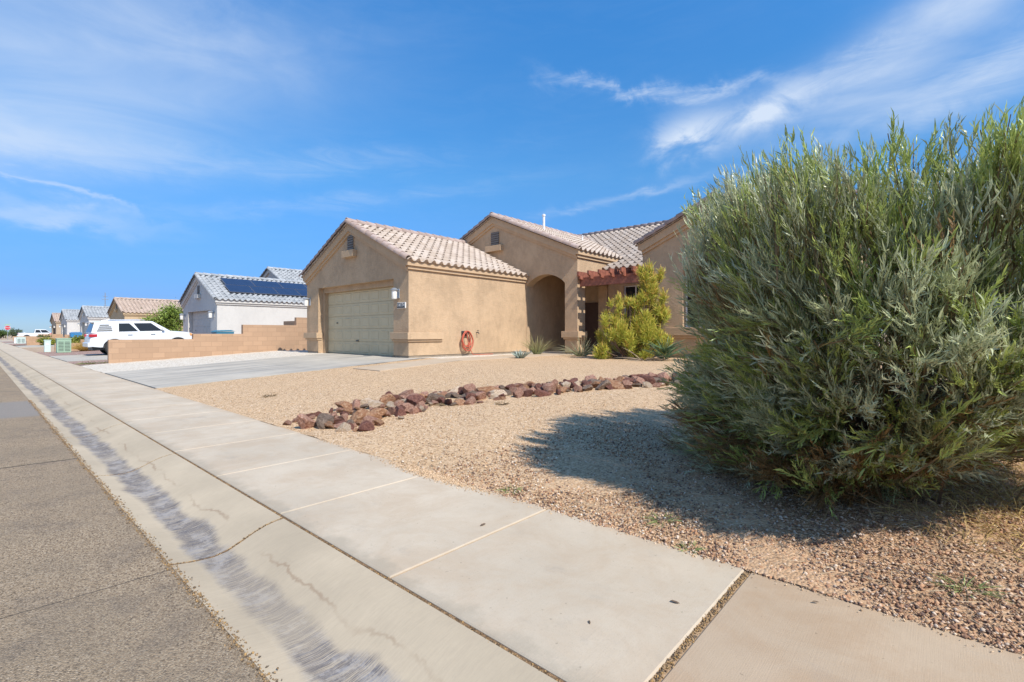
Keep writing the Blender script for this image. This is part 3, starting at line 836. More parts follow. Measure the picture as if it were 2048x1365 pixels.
def garage_door(root, x0, x1, y, z0, z1, mat, rows=5, cols=8):
    mb = MB(); mb.box(x0, x1, y, y + 0.05, z0, z1)
    d = mb.build('garage_door', mat, root)
    mb = MB(); h = (z1 - z0) / rows; w = (x1 - x0) / cols
    for r in range(rows):
        za, zb = z0 + r * h + 0.012, z0 + (r + 1) * h - 0.012
        mb.box(x0 + 0.005, x1 - 0.005, y - 0.018, y - 0.001, za, zb)
        for c in range(cols):
            a, b = x0 + c * w + 0.07, x0 + (c + 1) * w - 0.07; p, q = za + 0.065, zb - 0.065
            f = [(a, y - 0.020, p), (b, y - 0.020, p), (b, y - 0.020, q), (a, y - 0.020, q)]
            g = [(a + 0.02, y - 0.032, p + 0.02), (b - 0.02, y - 0.032, p + 0.02), (b - 0.02, y - 0.032, q - 0.02), (a + 0.02, y - 0.032, q - 0.02)]
            i2 = [(a + 0.045, y - 0.024, p + 0.045), (b - 0.045, y - 0.024, p + 0.045), (b - 0.045, y - 0.024, q - 0.045), (a + 0.045, y - 0.024, q - 0.045)]
            for A, B in ((f, g), (g, i2)):
                for k in range(4): mb.poly([A[k], A[(k + 1) % 4], B[(k + 1) % 4], B[k]])
            mb.poly(i2)
    mb.build('door_panels', mat, d)
    mb = MB(); mb.box(x0 + 1.15 * (x1 - x0) / 8 * 1.0, x0 + 1.15 * (x1 - x0) / 8 + 0.10, y - 0.05, y - 0.03, z0 + 2.45 * h, z0 + 2.45 * h + 0.035); mb.build('door_lock', M['metal_dark'], d); mb = MB()
    mb.box((x0 + x1) / 2 - 0.3, (x0 + x1) / 2 - 0.14, y - 0.055, y - 0.032, z0 + 1.02 * h, z0 + 1.02 * h + 0.04)
    mb.build('door_handle', M['metal_dark'], d)
    return d


def wall_lamp(root, x, y, z, s=1.0):
    mb = MB(); mb.box(x - 0.055 * s, x + 0.055 * s, y - 0.03, y, z - 0.16 * s, z + 0.14 * s)
    mb.tube([(x, y - 0.02, z + 0.05 * s), (x, y - 0.10 * s, z + 0.10 * s), (x, y - 0.16 * s, z + 0.11 * s)], 0.016 * s, 6)
    l = mb.build('wall_lamp', M['metal_grey'], root)
    mb = MB(); mb.lathe((x, y - 0.17 * s, z), [(0.125 * s, 0.085 * s), (0.13 * s, 0.10 * s), (0.06 * s, 0.155 * s), (0.03 * s, 0.165 * s)], 16)
    mb.build('lamp_cap', M['metal_grey'], l, 40)
    mb = MB(); mb.lathe((x, y - 0.17 * s, z), [(0.072 * s, -0.19 * s), (0.085 * s, -0.17 * s), (0.085 * s, 0.085 * s)], 16)
    mb.build('lamp_shade', M['frosted'], l, 40)


def ledge(mb, x0, x1, y0, y1, z0, z1):
    mb.box(x0, x1, y0, y1, z0, z1)


def text_mesh(name, body, size, loc, rot, mat, parent, ext=0.002, sx=1.0):
    cu = bpy.data.curves.new(name, 'FONT'); cu.body = body; cu.size = size; cu.extrude = ext; cu.align_x = 'CENTER'; cu.align_y = 'CENTER'
    to = bpy.data.objects.new('tmp', cu); C.objects.link(to); bpy.context.view_layer.update()
    me = bpy.data.meshes.new_from_object(to.evaluated_get(bpy.context.evaluated_depsgraph_get()))
    bpy.data.objects.remove(to); me.name = name; me.materials.clear(); me.materials.append(mat)
    mt = Matrix.Translation(Vector(loc) - ORIGIN.get(parent.name, Vector())) @ rot @ Matrix.Diagonal((sx, 1, 1, 1))
    me.transform(mt); o = bpy.data.objects.new(name, me); C.objects.link(o); o.parent = parent; return o


# ------------------------------------------------------------------ the tan house
def main_house():
    root = thing('stucco_house', (-9.0, 15.0, 0.35), 'tan stucco house with clay tile roofs, sage garage door and arched entry', 'house')
    S, T = M['stucco'], M['stucco_trim']
    B0 = 0.43                                   # plaster stops above the soil
    # --- garage wing
    x0, x1, yf, yb, ze, zr = -19.5, -12.6, 9.15, 14.83, 3.46, 5.08
    mb = MB(); hole = (-18.54, -13.41, B0, 2.91)
    gable_face(mb, x0, x1, yf, B0, ze, zr, hole)
    reveal(mb, -18.54, -13.41, 0.36, 2.91, yf, yf + 0.20)
    mb.poly([(x1, yf, B0), (x1, yb, B0), (x1, yb, ze), (x1, yf, ze)]); mb.poly([(x0, yf, B0), (x0, yb + 3, B0), (x0, yb + 3, ze), (x0, yf, ze)])
    # inner frame round the door
    yi = yf + 0.20; a, b, h = -18.41, -13.54, 2.72
    mb.poly([(-18.54, yi, 0.36), (a, yi, 0.36), (a, yi, h), (-18.54, yi, h)]); mb.poly([(b, yi, 0.36), (-13.41, yi, 0.36), (-13.41, yi, h), (b, yi, h)])
    mb.poly([(-18.54, yi, h), (-13.41, yi, h), (-13.41, yi, 2.91), (-18.54, yi, 2.91)])
    reveal(mb, a, b, 0.36, h, yi, yi + 0.18)
    mb.build('garage_wall', S, root)
    garage_door(root, a, b, yi + 0.17, 0.365, h, M['door'])
    mb = MB()
    mb.prism([(-13.39, yf + 0.02, 0.15), (-12.62, yf + 0.02, 0.15), (-12.62, yb, 0.15), (-12.8, yb, 0.15), (-12.8, yf + 0.25, 0.15), (-13.39, yf + 0.25, 0.15)], (0, 0, B0 - 0.15)); mb.build('foundation', M['foundation'], root)
    mb = MB(); mb.prism([(-19.48, yf + 0.02, 0.15), (-18.56, yf + 0.02, 0.15), (-18.56, yf + 0.25, 0.15), (-19.3, yf + 0.25, 0.15), (-19.3, yb, 0.15), (-19.48, yb, 0.15)], (0, 0, B0 - 0.15)); mb.build('foundation', M['foundation'], root)
    mb = MB()
    rake_trim(mb, x0, x1, yf, ze, zr, 0.26, 0.12); rake_trim(mb, x0, x1, yf, ze - 0.262, zr - 0.262, 0.10, 0.06)
    eave_trim(mb, x1, 1, yf - 0.12, yb - 0.003, ze, 0.20, 0.12); eave_trim(mb, x1, 1, yf - 0.06, yb - 0.003, ze - 0.203, 0.10, 0.06)
    eave_trim(mb, x0, -1, yf - 0.12, yb, ze, 0.20, 0.12)
    mb.build('eave_trim', T, root)
    # ledges that wrap the corner piers
    mb = MB()
    for z0_, z1_, d in ((0.945, 1.165, 0.10), (0.875, 0.942, 0.05)):
        mb.box(-13.41 - d * 0.6, x1 + d, yf - d, yf, z0_, z1_); mb.box(x1, x1 + d, yf, yf + 1.30 + d * 0.5, z0_, z1_)
        mb.box(-13.41 - d * 0.6, -13.412, yf, yf + 0.14, z0_, z1_)
    mb.build('corner_ledge', T, root, None, 0.008)
    mb = MB()
    for z0_, z1_, d in ((0.945, 1.165, 0.10), (0.875, 0.942, 0.05)):
        mb.box(x0 - d, -18.54 + d * 0.6, yf - d, yf, z0_, z1_); mb.box(x0 - d, x0, yf, yf + 1.2, z0_, z1_)
        mb.box(-18.538, -18.54 + d * 0.6, yf, yf + 0.14, z0_, z1_)
    mb.build('corner_ledge', T, root, None, 0.008)
    gable_vent(root, -16.05, yf, 3.55 + 0.60, 3.55 + 1.13, 0.40)
    wall_lamp(root, -13.12, yf, 2.42, 1.0); wall_lamp(root, -19.22, yf, 2.42, 1.0)
    # address plaque
    mb = MB(); mb.box(-13.16, -12.72, yf - 0.04, yf, 1.93, 2.12); pq = mb.build('address_plaque', M['white'], root, None, 0.01)
    mb = MB(); mb.box(-13.145, -12.735, yf - 0.044, yf - 0.0405, 1.945, 2.105); mb.build('plaque_field', M['metal_dark'], pq)
    text_mesh('house_number', '14174', 0.165, (-12.94, yf - 0.047, 2.025), Matrix.Rotation(R(90), 4, 'X'), M['white'], pq, 0.002, 0.95)
    gable_roof(root, x0, x1, yf - 0.17, yb - 0.02, ze, zr, M['tile'], M['rake'], 0.19)
    # --- entry block
    x0, x1, yf, yb, ze, zr = -18.6, -10.13, 14.83, 24.0, 4.22, 6.05
    ax0, ax1, sp, top = -12.58, -10.69, 3.02, 3.42
    mb = MB(); xm = (x0 + x1) / 2
    n = 18; arc = []
    for i in range(n + 1):
        t = i / n; arc.append((ax0 + (ax1 - ax0) * t, sp + (top - sp) * math.sin(math.pi * t) ** 0.75))
    mb.poly([(x0, yf, B0), (ax0, yf, B0), (ax0, yf, ze), (x0, yf, ze)]); mb.poly([(ax1, yf, B0), (x1, yf, B0), (x1, yf, ze), (ax1, yf, ze)])
    for (p, q) in zip(arc[:-1], arc[1:]):
        mb.poly([(p[0], yf, p[1]), (q[0], yf, q[1]), (q[0], yf, ze), (p[0], yf, ze)])
        mb.poly([(p[0], yf, p[1]), (q[0], yf, q[1]), (q[0], yf + 0.42, q[1]), (p[0], yf + 0.42, p[1])])
        mb.poly([(p[0], yf + 0.42, p[1]), (q[0], yf + 0.42, q[1]), (q[0], yf + 0.42, 3.6), (p[0], yf + 0.42, 3.6)])
    mb.poly([(x0, yf, ze), (x1, yf, ze), (xm, yf, zr)])
    mb.poly([(ax1, yf, 0.37), (ax1, yf + 0.42, 0.37), (ax1, yf + 0.42, sp), (ax1, yf, sp)])
    mb.poly([(ax1, yf + 0.42, 0.37), (x1 - 0.40, yf + 0.42, 0.37), (x1 - 0.40, yf + 0.42, 3.6), (ax1, yf + 0.42, 3.6)]); mb.poly([(x1 - 0.40, yf + 0.42, 0.37), (x1 - 0.40, yf + 0.50, 0.37), (x1 - 0.40, yf + 0.50, 3.6), (x1 - 0.40, yf + 0.42, 3.6)])
    so0, so1, soh = yf + 0.50, 16.90, 3.02       # the porch is open at its right side too
    mb.poly([(x1, yf, B0), (x1, so0, B0), (x1, so0, soh), (x1, yf, soh)]); mb.poly([(x1, so1, B0), (x1, yb, B0), (x1, yb, soh), (x1, so1, soh)])
    mb.poly([(x1, yf, soh), (x1, yb, soh), (x1, yb, ze), (x1, yf, ze)])
    mb.poly([(x1, so0, 0.37), (x1 - 0.40, so0, 0.37), (x1 - 0.40, so0, soh), (x1, so0, soh)]); mb.poly([(x1, so0, soh), (x1 - 0.40, so0, soh), (x1 - 0.40, so1, soh), (x1, so1, soh)])
    mb.poly([(x1 - 0.40, so0, soh), (x1 - 0.40, so1, soh), (x1 - 0.40, so1, 3.6), (x1 - 0.40, so0, 3.6)]); mb.poly([(x1, so1, 0.37), (x1 - 0.40, so1, 0.37), (x1 - 0.40, so1, soh), (x1, so1, soh)])
    mb.poly([(x0, yf, B0), (x0, yb, B0), (x0, yb, ze), (x0, yf, ze)])
    # porch inside the arch
    mb.poly([(ax0, yf, 0.37), (ax0, 17.9, 0.37), (ax0, 17.9, 3.6), (ax0, yf, 3.6)])
    mb.poly([(ax0, 17.9, 0.37), (x1, 17.9, 0.37), (x1, 17.9, 3.6), (ax0, 17.9, 3.6)])
    mb.poly([(ax0, yf + 0.42, 3.6), (x1, yf + 0.42, 3.6), (x1, 17.9, 3.6), (ax0, 17.9, 3.6)])
    mb.build('entry_wall', S, root)
    mb = MB(); mb.box(-11.9, -10.95, 17.80, 17.88, 0.38, 2.45); mb.build('front_door', M['front_door'], root)
    mb = MB(); mb.prism([(-10.67, yf + 0.02, 0.15), (-10.15, yf + 0.02, 0.15), (-10.15, 15.3, 0.15), (-10.67, 15.3, 0.15)], (0, 0, B0 - 0.15)); mb.build('foundation', M['foundation'], root)
    mb = MB()
    rake_trim(mb, x0, x1, yf, ze, zr, 0.26, 0.12); rake_trim(mb, x0, x1, yf, ze - 0.262, zr - 0.262, 0.10, 0.06)
    eave_trim(mb, x1, 1, yf - 0.12, 17.6, ze, 0.20, 0.12); eave_trim(mb, x1, 1, yf - 0.06, 17.4, ze - 0.203, 0.10, 0.06)
    mb.build('eave_trim', T, root)
    mb = MB()
    for z0_, z1_, d in ((0.98, 1.215, 0.10), (0.91, 0.977, 0.05)):
        mb.box(ax1 - d, x1 + d, yf - d, yf, z0_, z1_); mb.box(x1, x1 + d, yf, yf + 0.5, z0_, z1_); mb.box(ax1 - d, ax1 - 0.002, yf, yf + 0.42, z0_, z1_)
    mb.build('pier_ledge', T, root, None, 0.008)
    gable_vent(root, -14.30, yf, 4.87, 5.42, 0.46)
    gable_roof(root, x0, x1, yf - 0.17, yb, ze, zr, M['tile'], M['rake'], 0.19)
    # --- main body behind, recess with window
    mb = MB(); y = 16.95; w0, w1, wz0, wz1 = -9.42, -8.45, 1.30, 2.98
    mb.poly([(-10.13, y, 0.35), (w0, y, 0.35), (w0, y, 3.7), (-10.13, y, 3.7)]); mb.poly([(w1, y, 0.35), (-7.5, y, 0.35), (-7.5, y, 3.7), (w1, y, 3.7)])
    mb.poly([(w0, y, wz1), (w1, y, wz1), (w1, y, 3.7), (w0, y, 3.7)]); mb.poly([(w0, y, 0.35), (w1, y, 0.35), (w1, y, wz0), (w0, y, wz0)])
    reveal(mb, w0, w1, wz0, wz1, y, y + 0.12, True)
    mb.poly([(-2.9, 15.2, 0.35), (-2.9, 30, 0.35), (-2.9, 30, 3.7), (-2.9, 15.2, 3.7)])
    mb.poly([(-2.9, 30, 0.35), (-18.6, 30, 0.35), (-18.6, 30, 3.7), (-2.9, 30, 3.7)]); mb.poly([(-18.6, 30, 0.35), (-18.6, 24, 0.35), (-18.6, 24, 3.7), (-18.6, 30, 3.7)])
    mb.poly([(-2.9, 16.8, 3.6), (-2.9, 30, 3.6), (-2.9, 23.4, 6.55)]); mb.poly([(-18.6, 16.8, 3.6), (-18.6, 30, 3.6), (-18.6, 23.4, 6.55)])
    mb.build('main_wall', S, root)
    mb = MB(); mb.box(-10.12, -7.69, 16.70, 16.93, 3.42, 3.58); mb.build('eave_trim', T, root)
    window(root, w0, w1, wz0, wz1, y + 0.09, [0.5])
    sl = 0.445; L_ = math.hypot(23.4 - 16.55, (23.4 - 16.55) * sl)
    rf = tile_slope('roof', (-18.8, 16.55, 3.62), (-2.75, 16.55, 3.62), (0, 23.4 - 16.55, (23.4 - 16.55) * sl), M['tile'], root)
    tile_slope('roof', (-2.75, 30.25, 3.62), (-18.8, 30.25, 3.62), (0, -(30.25 - 23.4), (23.4 - 16.55) * sl), M['tile'], root, 4)
    barrel_run('ridge_caps', (-18.8, 23.4, 6.73), (-2.75, 23.4, 6.73), M['rake'], rf, 0.115)
    # --- right wing
    x0, x1, yf, yb, ze, zr = -7.68, -2.9, 15.1, 21.0, 4.14, 5.20
    hole = (-6.30, -4.5, 1.33, 3.18); mb = MB()
    gable_face(mb, x0, x1, yf, B0, ze, zr, hole); reveal(mb, hole[0], hole[1], hole[2], hole[3], yf, yf + 0.30, True)
    mb.poly([(x0, yf, B0), (x0, 17.2, B0), (x0, 17.2, ze), (x0, yf, ze)]); mb.poly([(x1 + 0.004, yf, B0), (x1 + 0.004, yb, B0), (x1 + 0.004, yb, ze), (x1 + 0.004, yf, ze)])
    mb.build('wing_wall', S, root)
    window(root, hole[0], hole[1], hole[2], hole[3], yf + 0.26, [0.5])
    mb = MB(); mb.box(x0 + 0.02, x1 - 0.02, yf + 0.02, yf + 0.25, 0.15, B0); mb.build('foundation', M['foundation'], root)
    mb = MB()
    rake_trim(mb, x0, x1, yf, ze, zr, 0.26, 0.12); rake_trim(mb, x0, x1, yf, ze - 0.262, zr - 0.262, 0.10, 0.06)
    eave_trim(mb, x0, -1, yf - 0.12, 18, ze, 0.20, 0.12); mb.build('eave_trim', T, root)
    mb = MB()
    for z0_, z1_, d in ((1.07, 1.32, 0.12), (0.99, 1.067, 0.06)): mb.box(-6.85 + (0.12 - d), -3.95 - (0.12 - d), yf - d, yf, z0_, z1_)
    mb.build('window_ledge', T, root, None, 0.008)
    gable_roof(root, x0, x1, yf - 0.17, yb, ze, zr, M['tile'], M['rake'], 0.19)
    # --- pergola over the recess
    mb = MB(); mb.box(-10.13, -7.68, 14.98, 15.08, 2.86, 3.18); pg = mb.build('pergola_beam', M['wood'], root)
    for k in range(6):
        x = -10.05 + 0.435 * k; mb = MB(); yA, yB = 14.68, 16.93
        mb.prism([(x, yA, 3.24), (x, yA, 3.38), (x, yB, 3.38), (x, yB, 3.10), (x, yA + 0.20, 3.10), (x, yA + 0.12, 3.12), (x, yA + 0.10, 3.20)], (0.075, 0, 0))
        mb.build('pergola_rafter', M['wood'], root)
    # --- pipes and caps on the roof
    for (x, y, h, r) in ((-13.6, 17.25, 0.70, 0.055), (-12.9, 19.3, 0.30, 0.03)):
        zb = 6.05 - 0.432 * abs(x + 14.365)
        mb = MB(); mb.lathe((x, y, zb), [(r * 1.7, -0.05), (r * 1.7, 0.06), (r, 0.10), (r, h), (r * 1.45, h), (r * 1.45, h + r * 1.2), (r * 0.5, h + r * 1.8)], 12)
        mb.build('vent_pipe', M['white'], root, 40)
    for (x, y) in ((-13.3, 18.0), (-12.9, 18.4), (-12.1, 20.2)):
        zb = 6.05 - 0.432 * abs(x + 14.365)
        mb = MB(); mb.prism([(x, y, zb + 0.02), (x, y, zb + 0.13), (x + 0.22, y, zb - 0.02)], (0, 0.28, 0)); mb.build('roof_vent', M['rake'], root)
    # tap on the garage side wall
    mb = MB(); mb.tube([(-12.6, 12.10, 1.17), (-12.50, 12.10, 1.17), (-12.48, 12.10, 1.11)], 0.016, 6); mb.tube([(-12.53, 12.10, 1.17), (-12.53, 12.10, 1.24)], 0.008, 5); mb.tube([(-12.53, 12.05, 1.24), (-12.53, 12.15, 1.24)], 0.010, 5)
    mb.build('tap', M['metal_dark'], root)
    return root


def window(root, x0, x1, z0, z1, y, mull):
    mb = MB(); f = 0.045
    mb.box(x0 + 0.003, x0 + f, y - 0.03, y + 0.03, z0 + 0.003, z1 - 0.003); mb.box(x1 - f, x1 - 0.003, y - 0.03, y + 0.03, z0 + 0.003, z1 - 0.003)
    mb.box(x0 + f, x1 - f, y - 0.03, y + 0.03, z0 + 0.003, z0 + f); mb.box(x0 + f, x1 - f, y - 0.03, y + 0.03, z1 - f, z1 - 0.003)
    for t in mull:
        x = x0 + (x1 - x0) * t; mb.box(x - 0.025, x + 0.025, y - 0.028, y + 0.028, z0 + f, z1 - f)
    w = mb.build('window', M['white'], root)
    mb = MB(); mb.box(x0 + f * 0.6, x1 - f * 0.6, y + 0.004, y + 0.012, z0 + f * 0.6, z1 - f * 0.6); mb.build('pane', M['glass'], w)


main_house()


def far_house(xr, width, name_label, wall, tile, rake, doormat, p=0.17, ze=3.08, zr=4.5, yf=9.15, depth=7, lamp=True, back=True, doorw=4.6, per=4):
    x0, x1 = xr - width, xr; xm = (x0 + x1) / 2; yb = yf + depth
    root = thing('stucco_house', (xm, yf, p), name_label, 'house', 'stucco houses down the street')
    B0 = p + 0.05; mb = MB(); a, b = xm - doorw / 2 - 0.05, xm + doorw / 2 + 0.05; h = p + 2.30
    gable_face(mb, x0, x1, yf, B0, ze, zr, (a, b, B0, h)); reveal(mb, a, b, p, h, yf, yf + 0.30)
    mb.poly([(x1, yf, p - 0.1), (x1, yb, p - 0.1), (x1, yb, ze), (x1, yf, ze)]); mb.poly([(x0, yf, p - 0.1), (x0, yb, p - 0.1), (x0, yb, ze), (x0, yf, ze)])
    mb.build('wall', wall, root)
    garage_door(root, a + 0.01, b - 0.01, yf + 0.28, p + 0.01, h - 0.01, doormat)
    mb = MB(); rake_trim(mb, x0, x1, yf, ze, zr, 0.24, 0.12); rake_trim(mb, x0, x1, yf, ze - 0.242, zr - 0.242, 0.10, 0.06)
    eave_trim(mb, x1, 1, yf - 0.12, yb, ze, 0.20, 0.12); eave_trim(mb, x1, 1, yf - 0.06, yb, ze - 0.203, 0.10, 0.06)
    mb.build('eave_trim', wall, root)
    gable_vent(root, xm, yf, ze + 0.45, ze + 0.95, 0.38, wall)
    if lamp: wall_lamp(root, x1 - 0.5, yf, p + 2.05, 1.1); wall_lamp(root, x0 + 0.4, yf, p + 2.05, 1.1)
    gable_roof(root, x0, x1, yf - 0.17, yb, ze, zr, tile, rake, 0.19, per)
    if back:
        bx0, bx1, by, bz, br = back
        mb = MB(); gable_face(mb, bx0, bx1, by, B0, bz, br)
        mb.poly([(bx1, by, p), (bx1, by + 11, p), (bx1, by + 11, bz), (bx1, by, bz)]); mb.poly([(bx0, by, p), (bx0, by + 11, p), (bx0, by + 11, bz), (bx0, by, bz)])
        mb.build('wall', wall, root)
        mb = MB(); rake_trim(mb, bx0, bx1, by, bz, br, 0.24, 0.12); eave_trim(mb, bx1, 1, by - 0.12, by + 11, bz, 0.2, 0.12); mb.build('eave_trim', wall, root)
        gable_roof(root, bx0, bx1, by - 0.17, by + 11, bz, br, tile, rake, 0.19, per)
    return root


def solar_house():
    r = far_house(-30.4, 6.5, 'white stucco house with grey tile roof carrying dark solar panels', M['stucco_white'], M['tile_grey'], M['tile_grey'], M['door_white'],
                  0.17, 3.06, 4.62, 9.15, 8.4, True, (-42.5, -33.5, 15.0, 3.9, 5.95), 4.3, 6)
    # panels lie on the slope that faces +X
    x1, xm, ze, zr = -30.4, -33.65, 3.06, 4.62; sl = (zr - ze) / (x1 - xm); L = math.hypot(x1 - xm, zr - ze)
    U = Vector((0, 1, 0)); V = Vector((xm - x1, 0, zr - ze)).normalized(); Nn = Vector((sl, 0, 1)).normalized()
    O = Vector((x1, 0, ze + 0.03)) + Nn * 0.16
    def panel(y0, v0, w=1.68, h=1.10):
        pts = [O + U * y0 + V * v0, O + U * (y0 + w) + V * v0, O + U * (y0 + w) + V * (v0 + h), O + U * y0 + V * (v0 + h)]
        mb = MB(); mb.prism(pts, -Nn * 0.035); pn = mb.build('solar_panel', M['panel_frame'], r)
        c = sum(pts, Vector()) / 4; q = [c + (p - c) * 0.975 + Nn * 0.004 for p in pts]
        mb = MB(); mb.prism(q, -Nn * 0.003); mb.build('cells', M['solar'], pn)
    for k in range(4): panel(10.10 + 1.70 * k, 1.88)
    for k in range(5): panel(10.00 + 1.40 * k, 0.75, 1.38)


solar_house()
far_house(-55.0, 6.9, 'sand coloured house with tan tile roof behind the white SUV', M['stucco_tan2'], M['tile_tan'], M['tile_tan'], M['door_white'], 0.17, 3.02, 4.36, 9.15, 14, True, None, 4.6, 4)
far_house(-75.0, 6.9, 'white stucco house with grey roof, left of the sand coloured house', M['stucco_white'], M['tile_grey'], M['tile_grey'], M['door_white'], 0.17, 3.05, 4.33, 9.15, 14, True, None, 4.6, 4)
far_house(-94.5, 6.9, 'white stucco house with grey roof, second from the far end of the row', M['stucco_white'], M['tile_grey'], M['tile_grey'], M['door_white'], 0.17, 3.1, 4.55, 9.15, 14, True, None, 4.6, 4)
far_house(-108.0, 6.9, 'light brown house with grey brown roof at the far end of the row', M['stucco_brown'], M['tile_tan'], M['rake'], M['front_door'], 0.17, 3.05, 4.38, 9.15, 14, True, None, 4.6, 4)


# ------------------------------------------------------------------ block walls
def block_wall(label, x, segs, ret=None, t=0.2, x1=None):
    """segs: (y0, y1, top) stepped upwards away from the street"""
    mb = MB()
    for (y0, y1, top) in segs:
        zb = min(zg(x - 1, y0), zg(x + 1, y0)) - 0.12
        mb.box(x - t / 2, x + t / 2, y0, y1, zb, top)
    if ret: y, xa, top = ret; mb.box(xa, x - t / 2, y, y + t, 0.05, top)
    return tag(mb.build('block_wall', M['block'], None, None, 0.004, 1), label, 'wall', 'block walls between the lots')


block_wall('stepped tan block wall between the white gravel and the white SUV', -22.7,
           [(3.3, 5.95, 0.905), (5.95, 7.80, 1.115), (7.80, 10.1, 1.51), (10.1, 15.0, 1.88)], (10.1, -24.0, 1.72))
block_wall('low pale block wall end between the green box and the pale pedestal', -41.0, [(3.4, 4.6, 0.52), (4.6, 6.5, 0.75), (6.5, 9.2, 1.0)])
block_wall('tan block wall with flat top beyond the yellow green shrub', -66.0, [(3.5, 6.2, 0.74), (6.2, 9.2, 1.0)])
block_wall('farthest low tan block wall near the end of the sidewalk', -100.0, [(3.9, 6.5, 0.70), (6.5, 9.2, 1.0)])
# ------------------------------------------------------------------ vehicles
def wheel(root, x, y, r, w, side):
    mb = MB(); mb.lathe((x, y, r), [(r * 0.62, -w / 2), (r * 0.93, -w / 2), (r, -w * 0.36), (r, w * 0.36), (r * 0.93, w / 2), (r * 0.62, w / 2)], 28, 'y')
    o = mb.build('wheel', M['rubber'], root, 40)
    mb = MB(); yo = y + side * (w / 2 - 0.03)
    mb.lathe((x, yo, r), [(r * 0.63, -0.02), (r * 0.63, 0.02)], 24, 'y')
    for k in range(6):
        a = k * math.pi / 3; c, s = math.cos(a), math.sin(a)
        mb.prism([(x + c * 0.06 - s * 0.04, yo + side * 0.021, r + s * 0.06 + c * 0.04), (x + c * 0.06 + s * 0.04, yo + side * 0.021, r + s * 0.06 - c * 0.04),
                  (x + c * r * 0.6 + s * 0.05, yo + side * 0.021, r + s * r * 0.6 - c * 0.05), (x + c * r * 0.6 - s * 0.05, yo + side * 0.021, r + s * r * 0.6 + c * 0.05)], (0, side * 0.025, 0))
    mb.build('rim', M['rim'], o)


